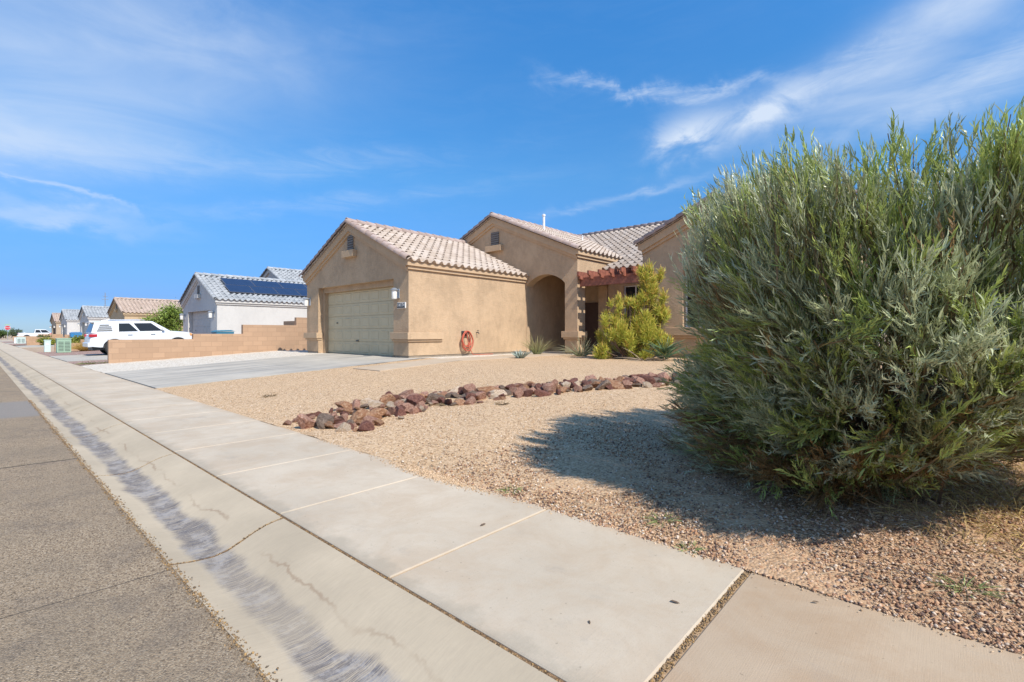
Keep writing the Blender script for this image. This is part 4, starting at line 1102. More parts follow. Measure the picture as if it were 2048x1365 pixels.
def vehicle(name, label, loc, rot, scale, kind, paint, group=None):
    root = thing(name, (0, 0, 0), label, {'suv': 'car', 'pickup': 'pickup', 'sedan': 'car'}[kind], group)
    if kind == 'suv':
        Ln, HW, wr, wx = 4.80, 0.94, 0.395, (0.98, 3.80)
        top = [(0.0, 0.86), (0.03, 1.02), (0.10, 1.17), (0.5, 1.20), (3.35, 1.22), (3.55, 1.205), (4.2, 1.15), (4.50, 1.09), (4.68, 1.00), (4.76, 0.86), (4.80, 0.72)]
        A, Bq, Cq, D = (0.06, 1.17, 0.885), (3.52, 1.19, 0.86), (2.70, 1.75, 0.69), (0.24, 1.74, 0.69)
        roof_c = 1.83; sill = 0.44
        wins = [(0.33, 0.375, 0.575, 0.93), (0.60, 0.615, 0.90, 0.93)]
    elif kind == 'pickup':
        Ln, HW, wr, wx = 5.75, 0.98, 0.40, (1.15, 4.75)
        top = [(0.0, 1.02), (0.05, 1.22), (2.1, 1.22), (2.2, 1.22), (4.3, 1.24), (5.2, 1.18), (5.55, 1.10), (5.72, 0.95), (5.75, 0.75)]
        A, Bq, Cq, D = (2.12, 1.20, 0.90), (4.45, 1.21, 0.88), (3.70, 1.86, 0.74), (2.25, 1.88, 0.74); roof_c = 1.93; sill = 0.5
        wins = [(0.06, 0.06, 0.42, 0.92), (0.46, 0.46, 0.93, 0.92)]
    else:
        Ln, HW, wr, wx = 4.5, 0.88, 0.32, (0.85, 3.6)
        top = [(0.0, 0.72), (0.06, 0.92), (0.7, 0.97), (3.2, 0.97), (4.1, 0.84), (4.42, 0.70), (4.5, 0.6)]
        A, Bq, Cq, D = (0.45, 0.95, 0.82), (3.35, 0.95, 0.80), (2.45, 1.38, 0.60), (1.15, 1.38, 0.60); roof_c = 1.43; sill = 0.3
        wins = [(0.12, 0.12, 0.46, 0.9), (0.5, 0.5, 0.9, 0.9)]
    tx = [p[0] for p in top]; tz = [p[1] for p in top]
    xs = np.unique(np.concatenate([np.linspace(0, Ln, 70), tx] + [np.linspace(w - wr * 1.2, w + wr * 1.2, 25) for w in wx])); R0 = wr * 1.2
    def zb(x):
        b = sill + (0.10 * max(0, (x - (Ln - 0.5)) / 0.5)) + (0.06 * max(0, (0.4 - x) / 0.4))
        for w in wx:
            if abs(x - w) < R0: b = max(b, wr + math.sqrt(max(0, R0 ** 2 - (x - w) ** 2)) * 0.98)
        return b
    def hw(x):
        e = max(0, (x - (Ln - 0.75)) / 0.75); f = max(0, (0.35 - x) / 0.35); return HW * (1 - 0.17 * e ** 2 - 0.07 * f ** 2)
    V = []; F = []
    rows = []
    for x in xs:
        t = float(np.interp(x, tx, tz)); b = zb(x); w = hw(x); t = max(t, b + 0.02)
        q = lambda u: b + (t - b) * u
        half = [(w * 0.985, b), (w, q(0.25)), (w, q(0.55)), (w * 0.985, q(0.80)), (w * 0.95, q(0.95)), (w * 0.88, t), (w * 0.45, t + 0.025), (0, t + 0.03)]
        ring = half + [(-y, z) for y, z in half[-2::-1]]
        rows.append([(x, y, z) for y, z in ring])
    mb = MB(); k = len(rows[0])
    for r in rows: mb.v += r
    for i in range(len(rows) - 1):
        for j in range(k - 1): mb.f.append((i * k + j, i * k + j + 1, (i + 1) * k + j + 1, (i + 1) * k + j)); mb.m.append(0)
    mb.f.append(tuple(range(k))); mb.m.append(0); mb.f.append(tuple((len(rows) - 1) * k + j for j in range(k))[::-1]); mb.m.append(0)
    mb.build('body', paint, root, 35)
    mb = MB(); mb.box(0.12, Ln - 0.15, -HW * 0.78, HW * 0.78, sill - 0.14, sill + 0.35); mb.box(wx[0] - R0, wx[0] + R0, -HW * 0.9, HW * 0.9, wr, wr + R0 * 0.98)
    mb.box(wx[1] - R0, wx[1] + R0, -HW * 0.9, HW * 0.9, wr, wr + R0 * 0.98); mb.build('underbody', M['metal_dark'], root)
    # cabin: a bevelled frustum with a crowned roof
    mb = MB(); P = lambda p, s: (p[0], p[2] * s, p[1])
    nR = 5; top_l = []
    for i in range(nR + 1):
        t = i / nR; x = D[0] + (Cq[0] - D[0]) * t; z = D[1] + (Cq[1] - D[1]) * t + math.sin(math.pi * (0.12 + 0.8 * t)) * (roof_c - max(D[1], Cq[1]) - 0.02)
        top_l.append((x, z, D[2] + (Cq[2] - D[2]) * t))
    for s in (1, -1):
        mb.poly([P(A, s), P(Bq, s)] + [(x, y * s, z) for x, z, y in top_l[::-1]])
    for (p, q) in zip(top_l[:-1], top_l[1:]):
        mb.poly([(p[0], p[2], p[1]), (q[0], q[2], q[1]), (q[0], 0, q[1] + 0.03), (p[0], 0, p[1] + 0.03)]); mb.poly([(p[0], -p[2], p[1]), (q[0], -q[2], q[1]), (q[0], 0, q[1] + 0.03), (p[0], 0, p[1] + 0.03)])
    c0, c1 = top_l[0], top_l[-1]
    mb.poly([P(A, 1), P(A, -1), (c0[0], -c0[2], c0[1]), (c0[0], 0, c0[1] + 0.03), (c0[0], c0[2], c0[1])]); mb.poly([P(Bq, 1), P(Bq, -1), (c1[0], -c1[2], c1[1]), (c1[0], 0, c1[1] + 0.03), (c1[0], c1[2], c1[1])])
    mb.poly([P(A, 1), P(Bq, 1), P(Bq, -1), P(A, -1)])
    bmesh_merge(mb).build('cabin', paint, root, 35, 0.03, 2)
    Av, Bv, Cv, Dv = [Vector(P(p, 1)) for p in (A, Bq, Cq, D)]
    nrm = (Bv - Av).cross(Dv - Av).normalized(); nrm = nrm if nrm.y > 0 else -nrm
    def bil(s, t): return (Av * (1 - s) + Bv * s) * (1 - t) + (Dv * (1 - s) + Cv * s) * t
    def side_quad(pts, out, th=0.006):
        """pts: (s, t) on the cabin side, both sides of the car"""
        res = []
        for sg in (1, -1):
            q = [bil(s, t) + nrm * out for s, t in pts]; q = [Vector((p.x, p.y * sg, p.z)) for p in q]
            mb = MB(); mb.prism(q, Vector((nrm.x, nrm.y * sg, nrm.z)) * th); res.append(mb)
        return res
    for (a0, a1, b0, b1) in wins:
        for m_ in side_quad([(a0, 0.10), (b0, 0.10), (b0 - (0.02 if b0 < 0.8 else -0.02), 0.86), (a1 + 0.01, 0.86)], 0.008): m_.build('side_window', M['glass'], root)
    for e0, e1, e2, e3, nm in ((A, A, D, D, 'rear_window'), (Bq, Bq, Cq, Cq, 'windscreen')):
        lo = Vector((e0[0], 0, e0[1])); hi = Vector((e2[0], 0, e2[1])); d = hi - lo; sg = -1 if nm == 'rear_window' else 1
        n = Vector((abs(d.z) * sg, 0, abs(d.x))).normalized(); o = n * 0.012
        p0, p1 = lo + d * 0.12 + o, lo + d * 0.92 + o; w0, w1 = e0[2] - 0.09, e2[2] - 0.05
        mb = MB(); mb.prism([(p0.x, -w0, p0.z), (p0.x, w0, p0.z), (p1.x, w1, p1.z), (p1.x, -w1, p1.z)], n * 0.006); mb.build(nm, M['glass'], root)
    for w in wx:
        for s in (1, -1): wheel(root, w, s * (HW - 0.13), wr, 0.25, s)
    for s in (1, -1):
        if kind != 'sedan':
            zt = 1.0 if kind == 'suv' else 1.0
            mb = MB(); ya, yb_ = sorted((s * (HW * 0.70), s * (HW * 1.003)))
            x_a = -0.012; mb.box(x_a, 0.30 if kind == 'suv' else 0.10, ya, yb_, zt - 0.02, zt + 0.13); mb.build('tail_light', M['red_lens'], root, None, 0.02)
        mb = MB(); xh = Ln - 0.42; mb.prism([(xh, s * (hw(xh) * 0.93), sill + 0.52), (xh, s * (hw(xh) * 1.012), sill + 0.52), (Ln - 0.10, s * (hw(Ln - .1) * 1.012), sill + 0.40), (Ln + 0.01, s * hw(Ln) * 0.70, sill + 0.40)], (0, 0, 0.14))
        mb.build('headlight', M['amber_lens'] if kind == 'suv' else M['frosted'], root)
        p = bil(0.90, 0.08); mb = MB(); ya, yb_ = sorted((s * (p.y + 0.02), s * (p.y + 0.20))); mb.box(p.x - 0.06, p.x + 0.06, ya, yb_, p.z + 0.02, p.z + 0.19); mb.build('mirror', paint, root, None, 0.03)
        for hx in (((1.55, 2.55) if kind == 'suv' else (2.75, 3.55)) if kind != 'sedan' else (1.5, 2.4)):
            zh = float(np.interp(hx, tx, tz)) - 0.16
            mb = MB(); ya, yb_ = sorted((s * HW * 0.99, s * (HW + 0.03))); mb.box(hx, hx + 0.20, ya, yb_, zh, zh + 0.035); mb.build('door_handle', M['chrome'], root, None, 0.008)
    mb = MB(); mb.box(-0.08, 0.10, -HW * 0.93, HW * 0.93, sill + 0.02, sill + 0.26); mb.build('rear_bumper', paint if kind == 'suv' else M['chrome'], root, None, 0.04)
    if kind == 'suv':
        # louvred quarter window and roof rails
        for t in range(4):
            v = 0.16 + 0.17 * t
            for m_ in side_quad([(0.05 + v * 0.05, v), (0.255 - (0.03 if t == 3 else 0), v), (0.255 - (0.03 if t == 3 else 0), v + 0.10), (0.06 + v * 0.05, v + 0.10)], 0.012): m_.build('louvre', M['metal_dark'], root)
        for s in (1, -1):
            mb = MB(); mb.tube([(0.7, s * 0.60, 1.83), (0.85, s * 0.60, 1.87), (2.2, s * 0.60, 1.87), (2.35, s * 0.60, 1.83)], 0.018, 6); mb.build('roof_rail', M['chrome'], root)
        mb = MB(); mb.box(0.05, 0.45, -0.66, 0.66, 1.73, 1.77); mb.build('spoiler', paint, root, None, 0.015)
    if kind == 'pickup':
        mb = MB(); mb.box(0.12, 2.05, -0.80, 0.80, 1.235, 1.262); mb.build('bed_cover', M['metal_dark'], root)
    root.location = loc; root.rotation_euler = rot; root.scale = (scale,) * 3
    return root


def bmesh_merge(mb):
    key = {}; nv = []; mp = []
    for p in mb.v:
        k = tuple(round(c, 4) for c in p)
        if k not in key: key[k] = len(nv); nv.append(p)
        mp.append(key[k])
    out = MB(); out.v = nv; out.f = [tuple(mp[i] for i in f) for f in mb.f]; out.m = mb.m; return out


vehicle('parked_car', 'white SUV parked nose to the house behind the tan block wall', (-31.4, 3.78, zg(-31, 4.5) - 0.02), (0, R(-1.5), R(90)), 0.94, 'suv', M['car_white'])
vehicle('pickup_truck', 'white pickup far off on the cross street beyond the row of houses', (-127.5, 5.6, -0.02), (0, 0, R(90)), 1.0, 'pickup', M['car_white'])
vehicle('parked_car', 'low red car in front of the far white pickup', (-119.0, 8.55, 0.12), (0, 0, R(90)), 0.8, 'sedan', M['red_paint'])


# ------------------------------------------------------------------ street furniture
def stop_sign():
    x, y = -122.3, 4.15
    root = thing('stop_sign', (x, y, 0), 'red octagonal STOP sign on a post at the far corner', 'sign')
    mb = MB(); mb.tube([(x - 0.03, y, -0.1), (x - 0.03, y, 2.35)], 0.03, 6); mb.build('post', M['metal_grey'], root)
    z = 2.10; pts = [(x, y + 0.40 * math.cos(R(22.5 + 45 * k)), z + 0.40 * math.sin(R(22.5 + 45 * k))) for k in range(8)]
    mb = MB(); mb.prism(pts, (0.012, 0, 0)); f = mb.build('sign_face', M['white'], root)
    mb = MB(); mb.prism([(x + 0.012, y + (p[1] - y) * 0.94, z + (p[2] - z) * 0.94) for p in pts], (0.004, 0, 0)); mb.build('red_field', M['sign_red'], f)
    text_mesh('sign_lettering', 'STOP', 0.34, (x + 0.02, y, z), Matrix.Rotation(R(90), 4, 'Z') @ Matrix.Rotation(R(90), 4, 'X'), M['white'], f, 0.003, 0.85)
    mb = MB(); mb.box(x - 0.035, x - 0.02, y - 0.35, y + 0.35, 2.55, 2.72); mb.tube([(x - 0.03, y, 2.3), (x - 0.03, y, 2.6)], 0.02, 5); mb.build('street_name_blade', M['box_green'], root)


stop_sign()


def utility_box(x, y, w, d, h, mat, label, louvre=True, group='utility boxes along the sidewalk'):
    z = zg(x, y); root = thing('utility_box', (x, y, z), label, 'utility box', group)
    mb = MB(); mb.box(x - w / 2, x + w / 2, y - d / 2, y + d / 2, z, z + h); mb.build('cabinet', mat, root, None, 0.015)
    mb = MB(); mb.box(x - w / 2 - 0.02, x + w / 2 + 0.02, y - d / 2 - 0.02, y + d / 2 + 0.02, z + h, z + h + 0.05); mb.build('lid', mat, root, None, 0.015)
    if louvre:
        for k in range(7):
            zz = z + 0.10 + k * (h - 0.2) / 7; mb = MB()
            mb.box(x + w / 2 + 0.002, x + w / 2 + 0.012, y - d * 0.40, y - d * 0.04, zz, zz + 0.022); mb.box(x + w / 2 + 0.002, x + w / 2 + 0.012, y + d * 0.04, y + d * 0.40, zz, zz + 0.022)
            mb.build('louvre', M['metal_dark'], root)
    else:
        mb = MB(); mb.box(x + w / 2 + 0.002, x + w / 2 + 0.01, y - 0.06, y + 0.06, z + h * 0.6, z + h * 0.75); mb.build('plate', M['white'], root)


utility_box(-38.2, 3.55, 0.55, 0.62, 0.78, M['box_green'], 'green louvred utility box on the reddish gravel, nearest of the boxes')
utility_box(-40.2, 3.02, 0.30, 0.28, 0.68, M['box_pale'], 'pale narrow utility pedestal left of the green louvred box', False)
utility_box(-75.0, 3.55, 0.55, 0.70, 0.66, M['box_pale'], 'pale green utility box beside the far block wall', True)
utility_box(-76.6, 3.25, 0.30, 0.30, 0.60, M['white'], 'whitish utility pedestal touching the pale green box', False)


def bin_(x, y, z, w, h, mat, label):
    root = thing('wheelie_bin', (x, y, z), label, 'bin')
    mb = MB(); a, b = w * 0.40, w * 0.5
    lo = [(x - a, y - a, z + 0.05), (x + a, y - a, z + 0.05), (x + a, y + a, z + 0.05), (x - a, y + a, z + 0.05)]; hi = [(x - b, y - b, z + h), (x + b, y - b, z + h), (x + b, y + b, z + h), (x - b, y + b, z + h)]
    mb.poly(lo[::-1]); mb.poly(hi)
    for k in range(4): mb.poly([lo[k], lo[(k + 1) % 4], hi[(k + 1) % 4], hi[k]])
    mb.build('tub', mat, root, None, 0.02)
    mb = MB(); mb.prism([(x - b - 0.03, y - b - 0.05, z + h + 0.003), (x - b - 0.03, y - b * 0.6, z + h + 0.07), (x - b - 0.03, y + b * 0.6, z + h + 0.085), (x - b - 0.03, y + b + 0.05, z + h + 0.02)], (2 * b + 0.06, 0, 0)); mb.build('lid', mat, root, None, 0.01)
    for s in (1, -1):
        mb = MB(); mb.lathe((x + s * a, y + a, z + 0.12), [(0.12, -0.03), (0.12, 0.03)], 14, 'x'); mb.build('wheel', M['rubber'], root)


bin_(-25.3, 7.85, 0.15, 0.74, 1.06, M['teal_bin'], 'teal bin whose lid shows over the block wall by the solar panel house')
bin_(-52.0, 5.55, 0.08, 0.70, 1.08, M['blue_bin'], 'blue bin standing behind the white SUV and a shrub')


def mast():
    x, y = -86.0, 12.2; root = thing('antenna_mast', (x, y, 0), 'thin mast with short crossbars rising behind the grey roofs', 'mast')
    mb = MB(); mb.tube([(x, y, 0), (x, y, 6.7)], 0.05, 6); mb.build('pole', M['metal_grey'], root)
    for z, w in ((6.2, 0.5), (5.8, 0.7), (5.0, 0.3)):
        mb = MB(); mb.tube([(x, y - w / 2, z), (x, y + w / 2, z)], 0.035, 5); mb.build('crossbar', M['metal_grey'], root)


mast()


def garden_hose():
    Y0, Z0 = 11.50, 0.93; X = -12.52; pts = []; n = 7; r = random.Random(4)
    for k in range(n):
        ry, rz = 0.20 + r.uniform(-0.03, 0.07), 0.30 + r.uniform(-0.05, 0.07); cy, cz = Y0 + r.uniform(-0.03, 0.05), 1.22 - rz; xo = X + k * 0.014
        for i in range(24):
            a = math.pi / 2 - 2 * math.pi * i / 24; pts.append((xo + i * 0.0006, cy + ry * math.cos(a) * (1 - 0.25 * max(0, math.sin(a))), cz + rz * math.sin(a)))
    pts += [(X + 0.10, Y0 + 0.05, 0.66), (X + 0.10, Y0 + 0.25, 0.40), (X + 0.08, Y0 + 0.6, 0.385), (X + 0.14, Y0 + 1.0, 0.385), (X + 0.10, Y0 + 1.25, 0.385)]
    root = thing('garden_hose', (X, Y0, 0.35), 'coiled orange red garden hose hanging on the sunny garage wall', 'hose')
    mb = MB(); mb.tube(pts, 0.013, 7); mb.build('hose_coil', M['hose'], root, 60)
    mb = MB(); mb.box(-12.595, -12.45, Y0 - 0.12, Y0 + 0.12, 1.13, 1.16); mb.box(-12.595, -12.57, Y0 - 0.14, Y0 + 0.14, 1.05, 1.22); mb.build('hose_hanger', M['metal_dark'], root)


garden_hose()
# ------------------------------------------------------------------ rocks across the yard
ROCKS = {
    'dark maroon': [(0.09, 0.04, 0.03), (0.20, 0.085, 0.062), (0.30, 0.15, 0.11)],
    'dusky pink': [(0.24, 0.11, 0.075), (0.42, 0.22, 0.15), (0.58, 0.37, 0.27)],
    'grey brown': [(0.10, 0.07, 0.05), (0.21, 0.145, 0.105), (0.34, 0.25, 0.185)],
    'rusty orange': [(0.20, 0.09, 0.05), (0.42, 0.21, 0.11), (0.58, 0.38, 0.24)],
    'pale cream': [(0.32, 0.20, 0.12), (0.56, 0.41, 0.28), (0.68, 0.56, 0.43)],
}


def rock_mesh(seed, mat, name):
    r = random.Random(seed); bm = bmesh.new(); bmesh.ops.create_icosphere(bm, subdivisions=3, radius=1.0)
    planes = []
    for k in range(10):
        n = Vector((r.gauss(0, 1), r.gauss(0, 1), r.gauss(0, 1))).normalized(); planes.append((n, r.uniform(0.38, 0.74)))
    for v in bm.verts:
        for n, d in planes:
            t = v.co.dot(n)
            if t > d: v.co -= n * (t - d)
        v.co *= 1 + 0.05 * math.sin(v.co.x * 9 + seed) * math.sin(v.co.y * 8 + 2 * seed) + 0.03 * r.uniform(-1, 1)
    me = bpy.data.meshes.new(name); bm.to_mesh(me); bm.free(); me.materials.append(mat); return me


def rocks():
    path = [Vector(p) for p in ((-5.55, 2.72), (-6.0, 4.1), (-5.45, 5.6), (-4.7, 6.85), (-3.5, 8.3), (-3.0, 8.9))]
    wid = [0.66, 0.70, 0.58, 0.50, 0.48, 0.48]
    r = random.Random(12); cum = [0]
    for a, b in zip(path[:-1], path[1:]): cum.append(cum[-1] + (b - a).length)
    meshes = {}
    for ci, (c, cols) in enumerate(ROCKS.items()):
        m = rock_mat(c.replace(' ', '_') + '_rock', cols); meshes[c] = [rock_mesh(ci * 10 + k, m, 'rock') for k in range(5)]
    names = list(ROCKS); wts = [0.22, 0.33, 0.14, 0.17, 0.14]
    placed = []
    target = 298; tries = 0
    while len(placed) < target and tries < 40000:
        tries += 1; s = r.random() * cum[-1]
        i = max(k for k in range(len(cum) - 1) if cum[k] <= s); t = (s - cum[i]) / (cum[i + 1] - cum[i])
        a, b = path[i], path[i + 1]; d = (b - a).normalized(); nrm = Vector((-d.y, d.x)); w = wid[i] * (1 - t) + wid[i + 1] * t
        off = r.uniform(-1, 1) * w; p = a.lerp(b, t) + nrm * off
        size = 0.042 + 0.088 * r.random() ** 1.5
        if abs(off) > w * 0.8: size *= 0.75
        if p.y - size < 2.50: continue
        if any((p - q).length < (size + qs) * 0.60 for q, qs in placed): continue
        placed.append((p, size)); c = r.choices(names, wts)[0]
        o = bpy.data.objects.new('rock', r.choice(meshes[c])); C.objects.link(o)
        sx, sy, sz = size * r.uniform(1.3, 1.95), size * r.uniform(1.0, 1.4), size * r.uniform(0.72, 1.08)
        o.scale = (sx, sy, sz); o.rotation_euler = (r.uniform(-0.4, 0.4), r.uniform(-0.4, 0.4), r.uniform(0, 6.28))
        o.location = (p.x, p.y, zg(p.x, p.y) + sz * 0.24 + 0.035 * max(0, 1 - abs(off) / w))
        where = 'at the sidewalk end of the stone row' if s < 2.2 else ('in the middle of the stone row' if s < 5.2 else 'at the bush end of the stone row')
        big = 'small' if size < 0.075 else ('large' if size > 0.105 else 'medium')
        tag(o, f'{big} {c} landscape rock {where}', 'rock', 'rocks in the row across the gravel yard')
rocks()


# ------------------------------------------------------------------ plants
def acacia_bush():
    """the big silvery shrub: twigs clothed in narrow curved leaves, grown over a rounded volume"""
    cx, cy = -0.15, 4.36; z0 = zg(cx, cy)
    root = thing('shrub', (cx, cy, z0), 'huge rounded grey green shrub with narrow curved leaves beside the sidewalk', 'shrub')
    r = np.random.default_rng(21)
    hz = np.array([0.0, 0.2, 0.45, 0.8, 1.2, 1.55, 1.80, 1.91, 1.97, 2.02]); rz = np.array([1.02, 1.16, 1.26, 1.35, 1.40, 1.42, 1.41, 1.30, 1.0, 0.3]); HT = 2.02
    def xc(h): return -0.62 + 0.48 * np.clip(h / 1.1, 0, 1) ** 0.8      # the crown leans towards +X above its foot
    ph = r.uniform(0, 6.28, 8)
    def lump(th, h):
        return 1 + 0.05 * np.sin(3 * th + ph[0] + 1.4 * h) + 0.05 * np.sin(5 * th + ph[1] - 2.2 * h) + 0.045 * np.sin(9 * th + 4.3 * h + ph[2]) + 0.04 * np.sin(4.5 * h + 2 * th + ph[3])
    def surf(th, h):
        # the sunny side is browsed out below: the skirt rises there
        return np.interp(h, hz, rz) * lump(th, h) * (1 - 0.66 * np.clip(np.cos(th + 0.1) + 0.08, 0, 1) * np.clip((0.95 - h) / 0.95, 0, 1))
    def frame(D):
        a = unit(np.cross(D, np.array([0.31, 0.2, 0.93]))); return a, np.cross(D, a)
    parts = []; twigs = []
    def branches(n, f0, f1, ns, nl, dark=1.0):
        """n branchlets, each with ns sprigs of nl leaves, so the crown breaks into tufts with dark gaps"""
        th = r.uniform(0, 2 * np.pi, n * 4); h = r.random(n * 4) ** 0.9 * HT
        w = (np.interp(h, hz, rz) / 1.36 + 0.15) * np.where(-np.sin(th) > -0.35, 1.0, 0.45); k = r.random(n * 4) < w
        th, h = th[k][:n], h[k][:n]; n = len(th); f = r.uniform(f0, f1, n); rad = surf(th, h) * f; hh = h / HT
        P = np.stack([xc(h) + rad * np.cos(th), cy + rad * np.sin(th), z0 + 0.02 + h * (0.45 + 0.55 * f ** 0.5) * (1 - 0.065 * np.cos(th))], 1)
        out = np.stack([np.cos(th), np.sin(th), np.zeros(n)], 1)
        upw = 0.10 + 1.9 * hh ** 2.2
        D = unit(out * (1.05 - 0.7 * hh ** 3)[:, None] + np.array([0, 0, 1.0]) * upw[:, None] + r.normal(size=(n, 3)) * 0.25)
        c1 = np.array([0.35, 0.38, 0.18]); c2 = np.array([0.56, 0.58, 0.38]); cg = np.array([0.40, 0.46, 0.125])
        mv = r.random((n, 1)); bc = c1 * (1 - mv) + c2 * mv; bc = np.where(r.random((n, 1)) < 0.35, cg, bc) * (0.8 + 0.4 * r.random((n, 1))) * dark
        dead = r.random(n) < np.where(hh < 0.17, 0.5, 0.03); bc[dead] = np.array([0.30, 0.18, 0.07]) * (0.7 + 0.5 * r.random((dead.sum(), 1)))
        # sprigs of each branchlet
        bi = np.repeat(np.arange(n), ns); m = n * ns; a, b = frame(D)
        an = r.uniform(0, 6.28, m); q = r.random(m) ** 0.6
        lat = a[bi] * np.cos(an)[:, None] + b[bi] * np.sin(an)[:, None]
        t = r.random(m)
        SP = P[bi] + D[bi] * (0.26 * (t - 0.8))[:, None] + lat * (0.085 * q * (1.15 - 0.5 * t))[:, None]
        SD = unit(D[bi] + lat * (0.42 * q)[:, None] + r.normal(size=(m, 3)) * 0.10 + np.array([0, 0, 0.10]))
        Ls = r.uniform(0.12, 0.24, m); sc = bc[bi] * (0.85 + 0.3 * r.random((m, 1)))
        a, b = frame(SD); idx = np.repeat(np.arange(m), nl); tt = np.tile(np.linspace(0.05, 1.0, nl), m) + r.normal(size=m * nl) * 0.02
        an = np.tile(np.arange(nl) * 2.4, m) + np.repeat(r.uniform(0, 6.28, m), nl)
        rd = a[idx] * np.cos(an)[:, None] + b[idx] * np.sin(an)[:, None]; K = m * nl
        lp = SP[idx] + SD[idx] * (Ls[idx] * (tt - 0.5))[:, None]
        ld = unit(SD[idx] * (0.60 + 0.5 * tt)[:, None] + rd * (0.80 - 0.25 * tt)[:, None] + r.normal(size=(K, 3)) * 0.12)
        L = 0.022 + 0.042 * r.random(K) ** 0.9; W = L * r.uniform(0.10, 0.16, K)
        bend = (SD[idx] - ld) * r.uniform(0.3, 1.5, K)[:, None] + np.array([0, 0, 1.0]) * r.uniform(-0.15, 0.40, K)[:, None] + r.normal(size=(K, 3)) * 0.24
        col = sc[idx] * (0.82 + 0.36 * r.random((K, 1)))
        fc = unit(out[bi][idx] * 0.7 + np.array([0, 0, 0.7]))
        L = L * 0.95; parts.append(strips(lp, ld, L, W, bend, 3, col * 0.92, col * 1.10, np.array([0.55, 1.0, 0.9, 0.12]), r, fc))
        tw = np.tile(np.array([[0.26, 0.20, 0.09]]), (m, 1))
        twigs.append(strips(SP - SD * (Ls * 0.9)[:, None], SD, Ls * 1.3, np.full(m, 0.006), r.normal(size=(m, 3)) * 0.05, 2, tw, sc, np.array([1, .8, .4]), r))
        tw = np.tile(np.array([[0.22, 0.15, 0.08]]), (n, 1))
        twigs.append(strips(P - D * 0.55, D, np.full(n, 0.6), np.full(n, 0.010), r.normal(size=(n, 3)) * 0.05, 2, tw, tw, np.array([1, .8, .5]), r))
    branches(1700, 0.86, 1.07, 11, 15)
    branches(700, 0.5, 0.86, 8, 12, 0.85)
    # long shoots that break the outline
    V, Q, Cc = join(parts); np_mesh('foliage', V, Q, M['leaf_gloss'], Cc, root)
    n = 420; th = r.uniform(0, 6.28, n); h = r.uniform(0.25, 1.85, n); rad = np.interp(h, hz, rz) * r.uniform(0.55, 0.88, n)
    tip = np.stack([xc(h) + rad * np.cos(th), cy + rad * np.sin(th), z0 + h], 1); b0 = np.stack([cx - 0.45 + r.normal(size=n) * 0.22, cy + r.normal(size=n) * 0.22, np.full(n, z0 - 0.02)], 1)
    bc = np.tile(np.array([[0.17, 0.115, 0.075]]), (n, 1)) * (0.7 + 0.6 * r.random((n, 1)))
    d = tip - b0; L = np.linalg.norm(d, axis=1); bend = np.stack([np.zeros(n), np.zeros(n), -0.25 * np.ones(n)], 1)
    twigs.append(strips(b0, d / L[:, None] - bend * 0.9, L, np.full(n, 0.016), bend, 5, bc, bc, np.array([1.2, 1, .9, .7, .5, .3]), r))
    # dead lower twigs hanging to the soil
    n = 2600; th = r.uniform(0, 6.28, n); f = r.uniform(0.5, 1.12, n); rad = 0.88 * f * (1 - 0.5 * np.clip(np.cos(th), 0, 1))
    p = np.stack([cx - 0.42 + rad * np.cos(th), cy + rad * np.sin(th), z0 + r.random(n) ** 1.6 * 0.42], 1)
    dd = np.stack([np.cos(th), np.sin(th), r.normal(size=n) * 0.5], 1) + r.normal(size=(n, 3)) * 0.6
    bc = np.array([[0.30, 0.20, 0.10]]) * (0.4 + 0.9 * r.random((n, 1)))
    twigs.append(strips(p, dd, r.uniform(0.08, 0.26, n), np.full(n, 0.004), r.normal(size=(n, 3)) * 0.3, 3, bc, bc, None, r))
    V, Q, Cc = join(twigs); np_mesh('twigs', V, Q, M['leaf'], Cc, root)
    mb = MB()
    for k in range(9):
        a = r.uniform(0, 6.28); h = r.uniform(1.0, 1.9); q = r.uniform(0.3, 0.8)
        mb.tube([(cx - 0.45 + 0.08 * math.cos(a), cy + 0.08 * math.sin(a), z0 - 0.05), (cx - 0.25 + q * 0.5 * math.cos(a), cy + q * 0.5 * math.sin(a), z0 + h * 0.5), (cx + q * math.cos(a + 0.2), cy + q * math.sin(a + 0.2), z0 + h)], [0.04, 0.028, 0.01], 6)
    mb.build('stem', M['bark'], root, 60)


acacia_bush()


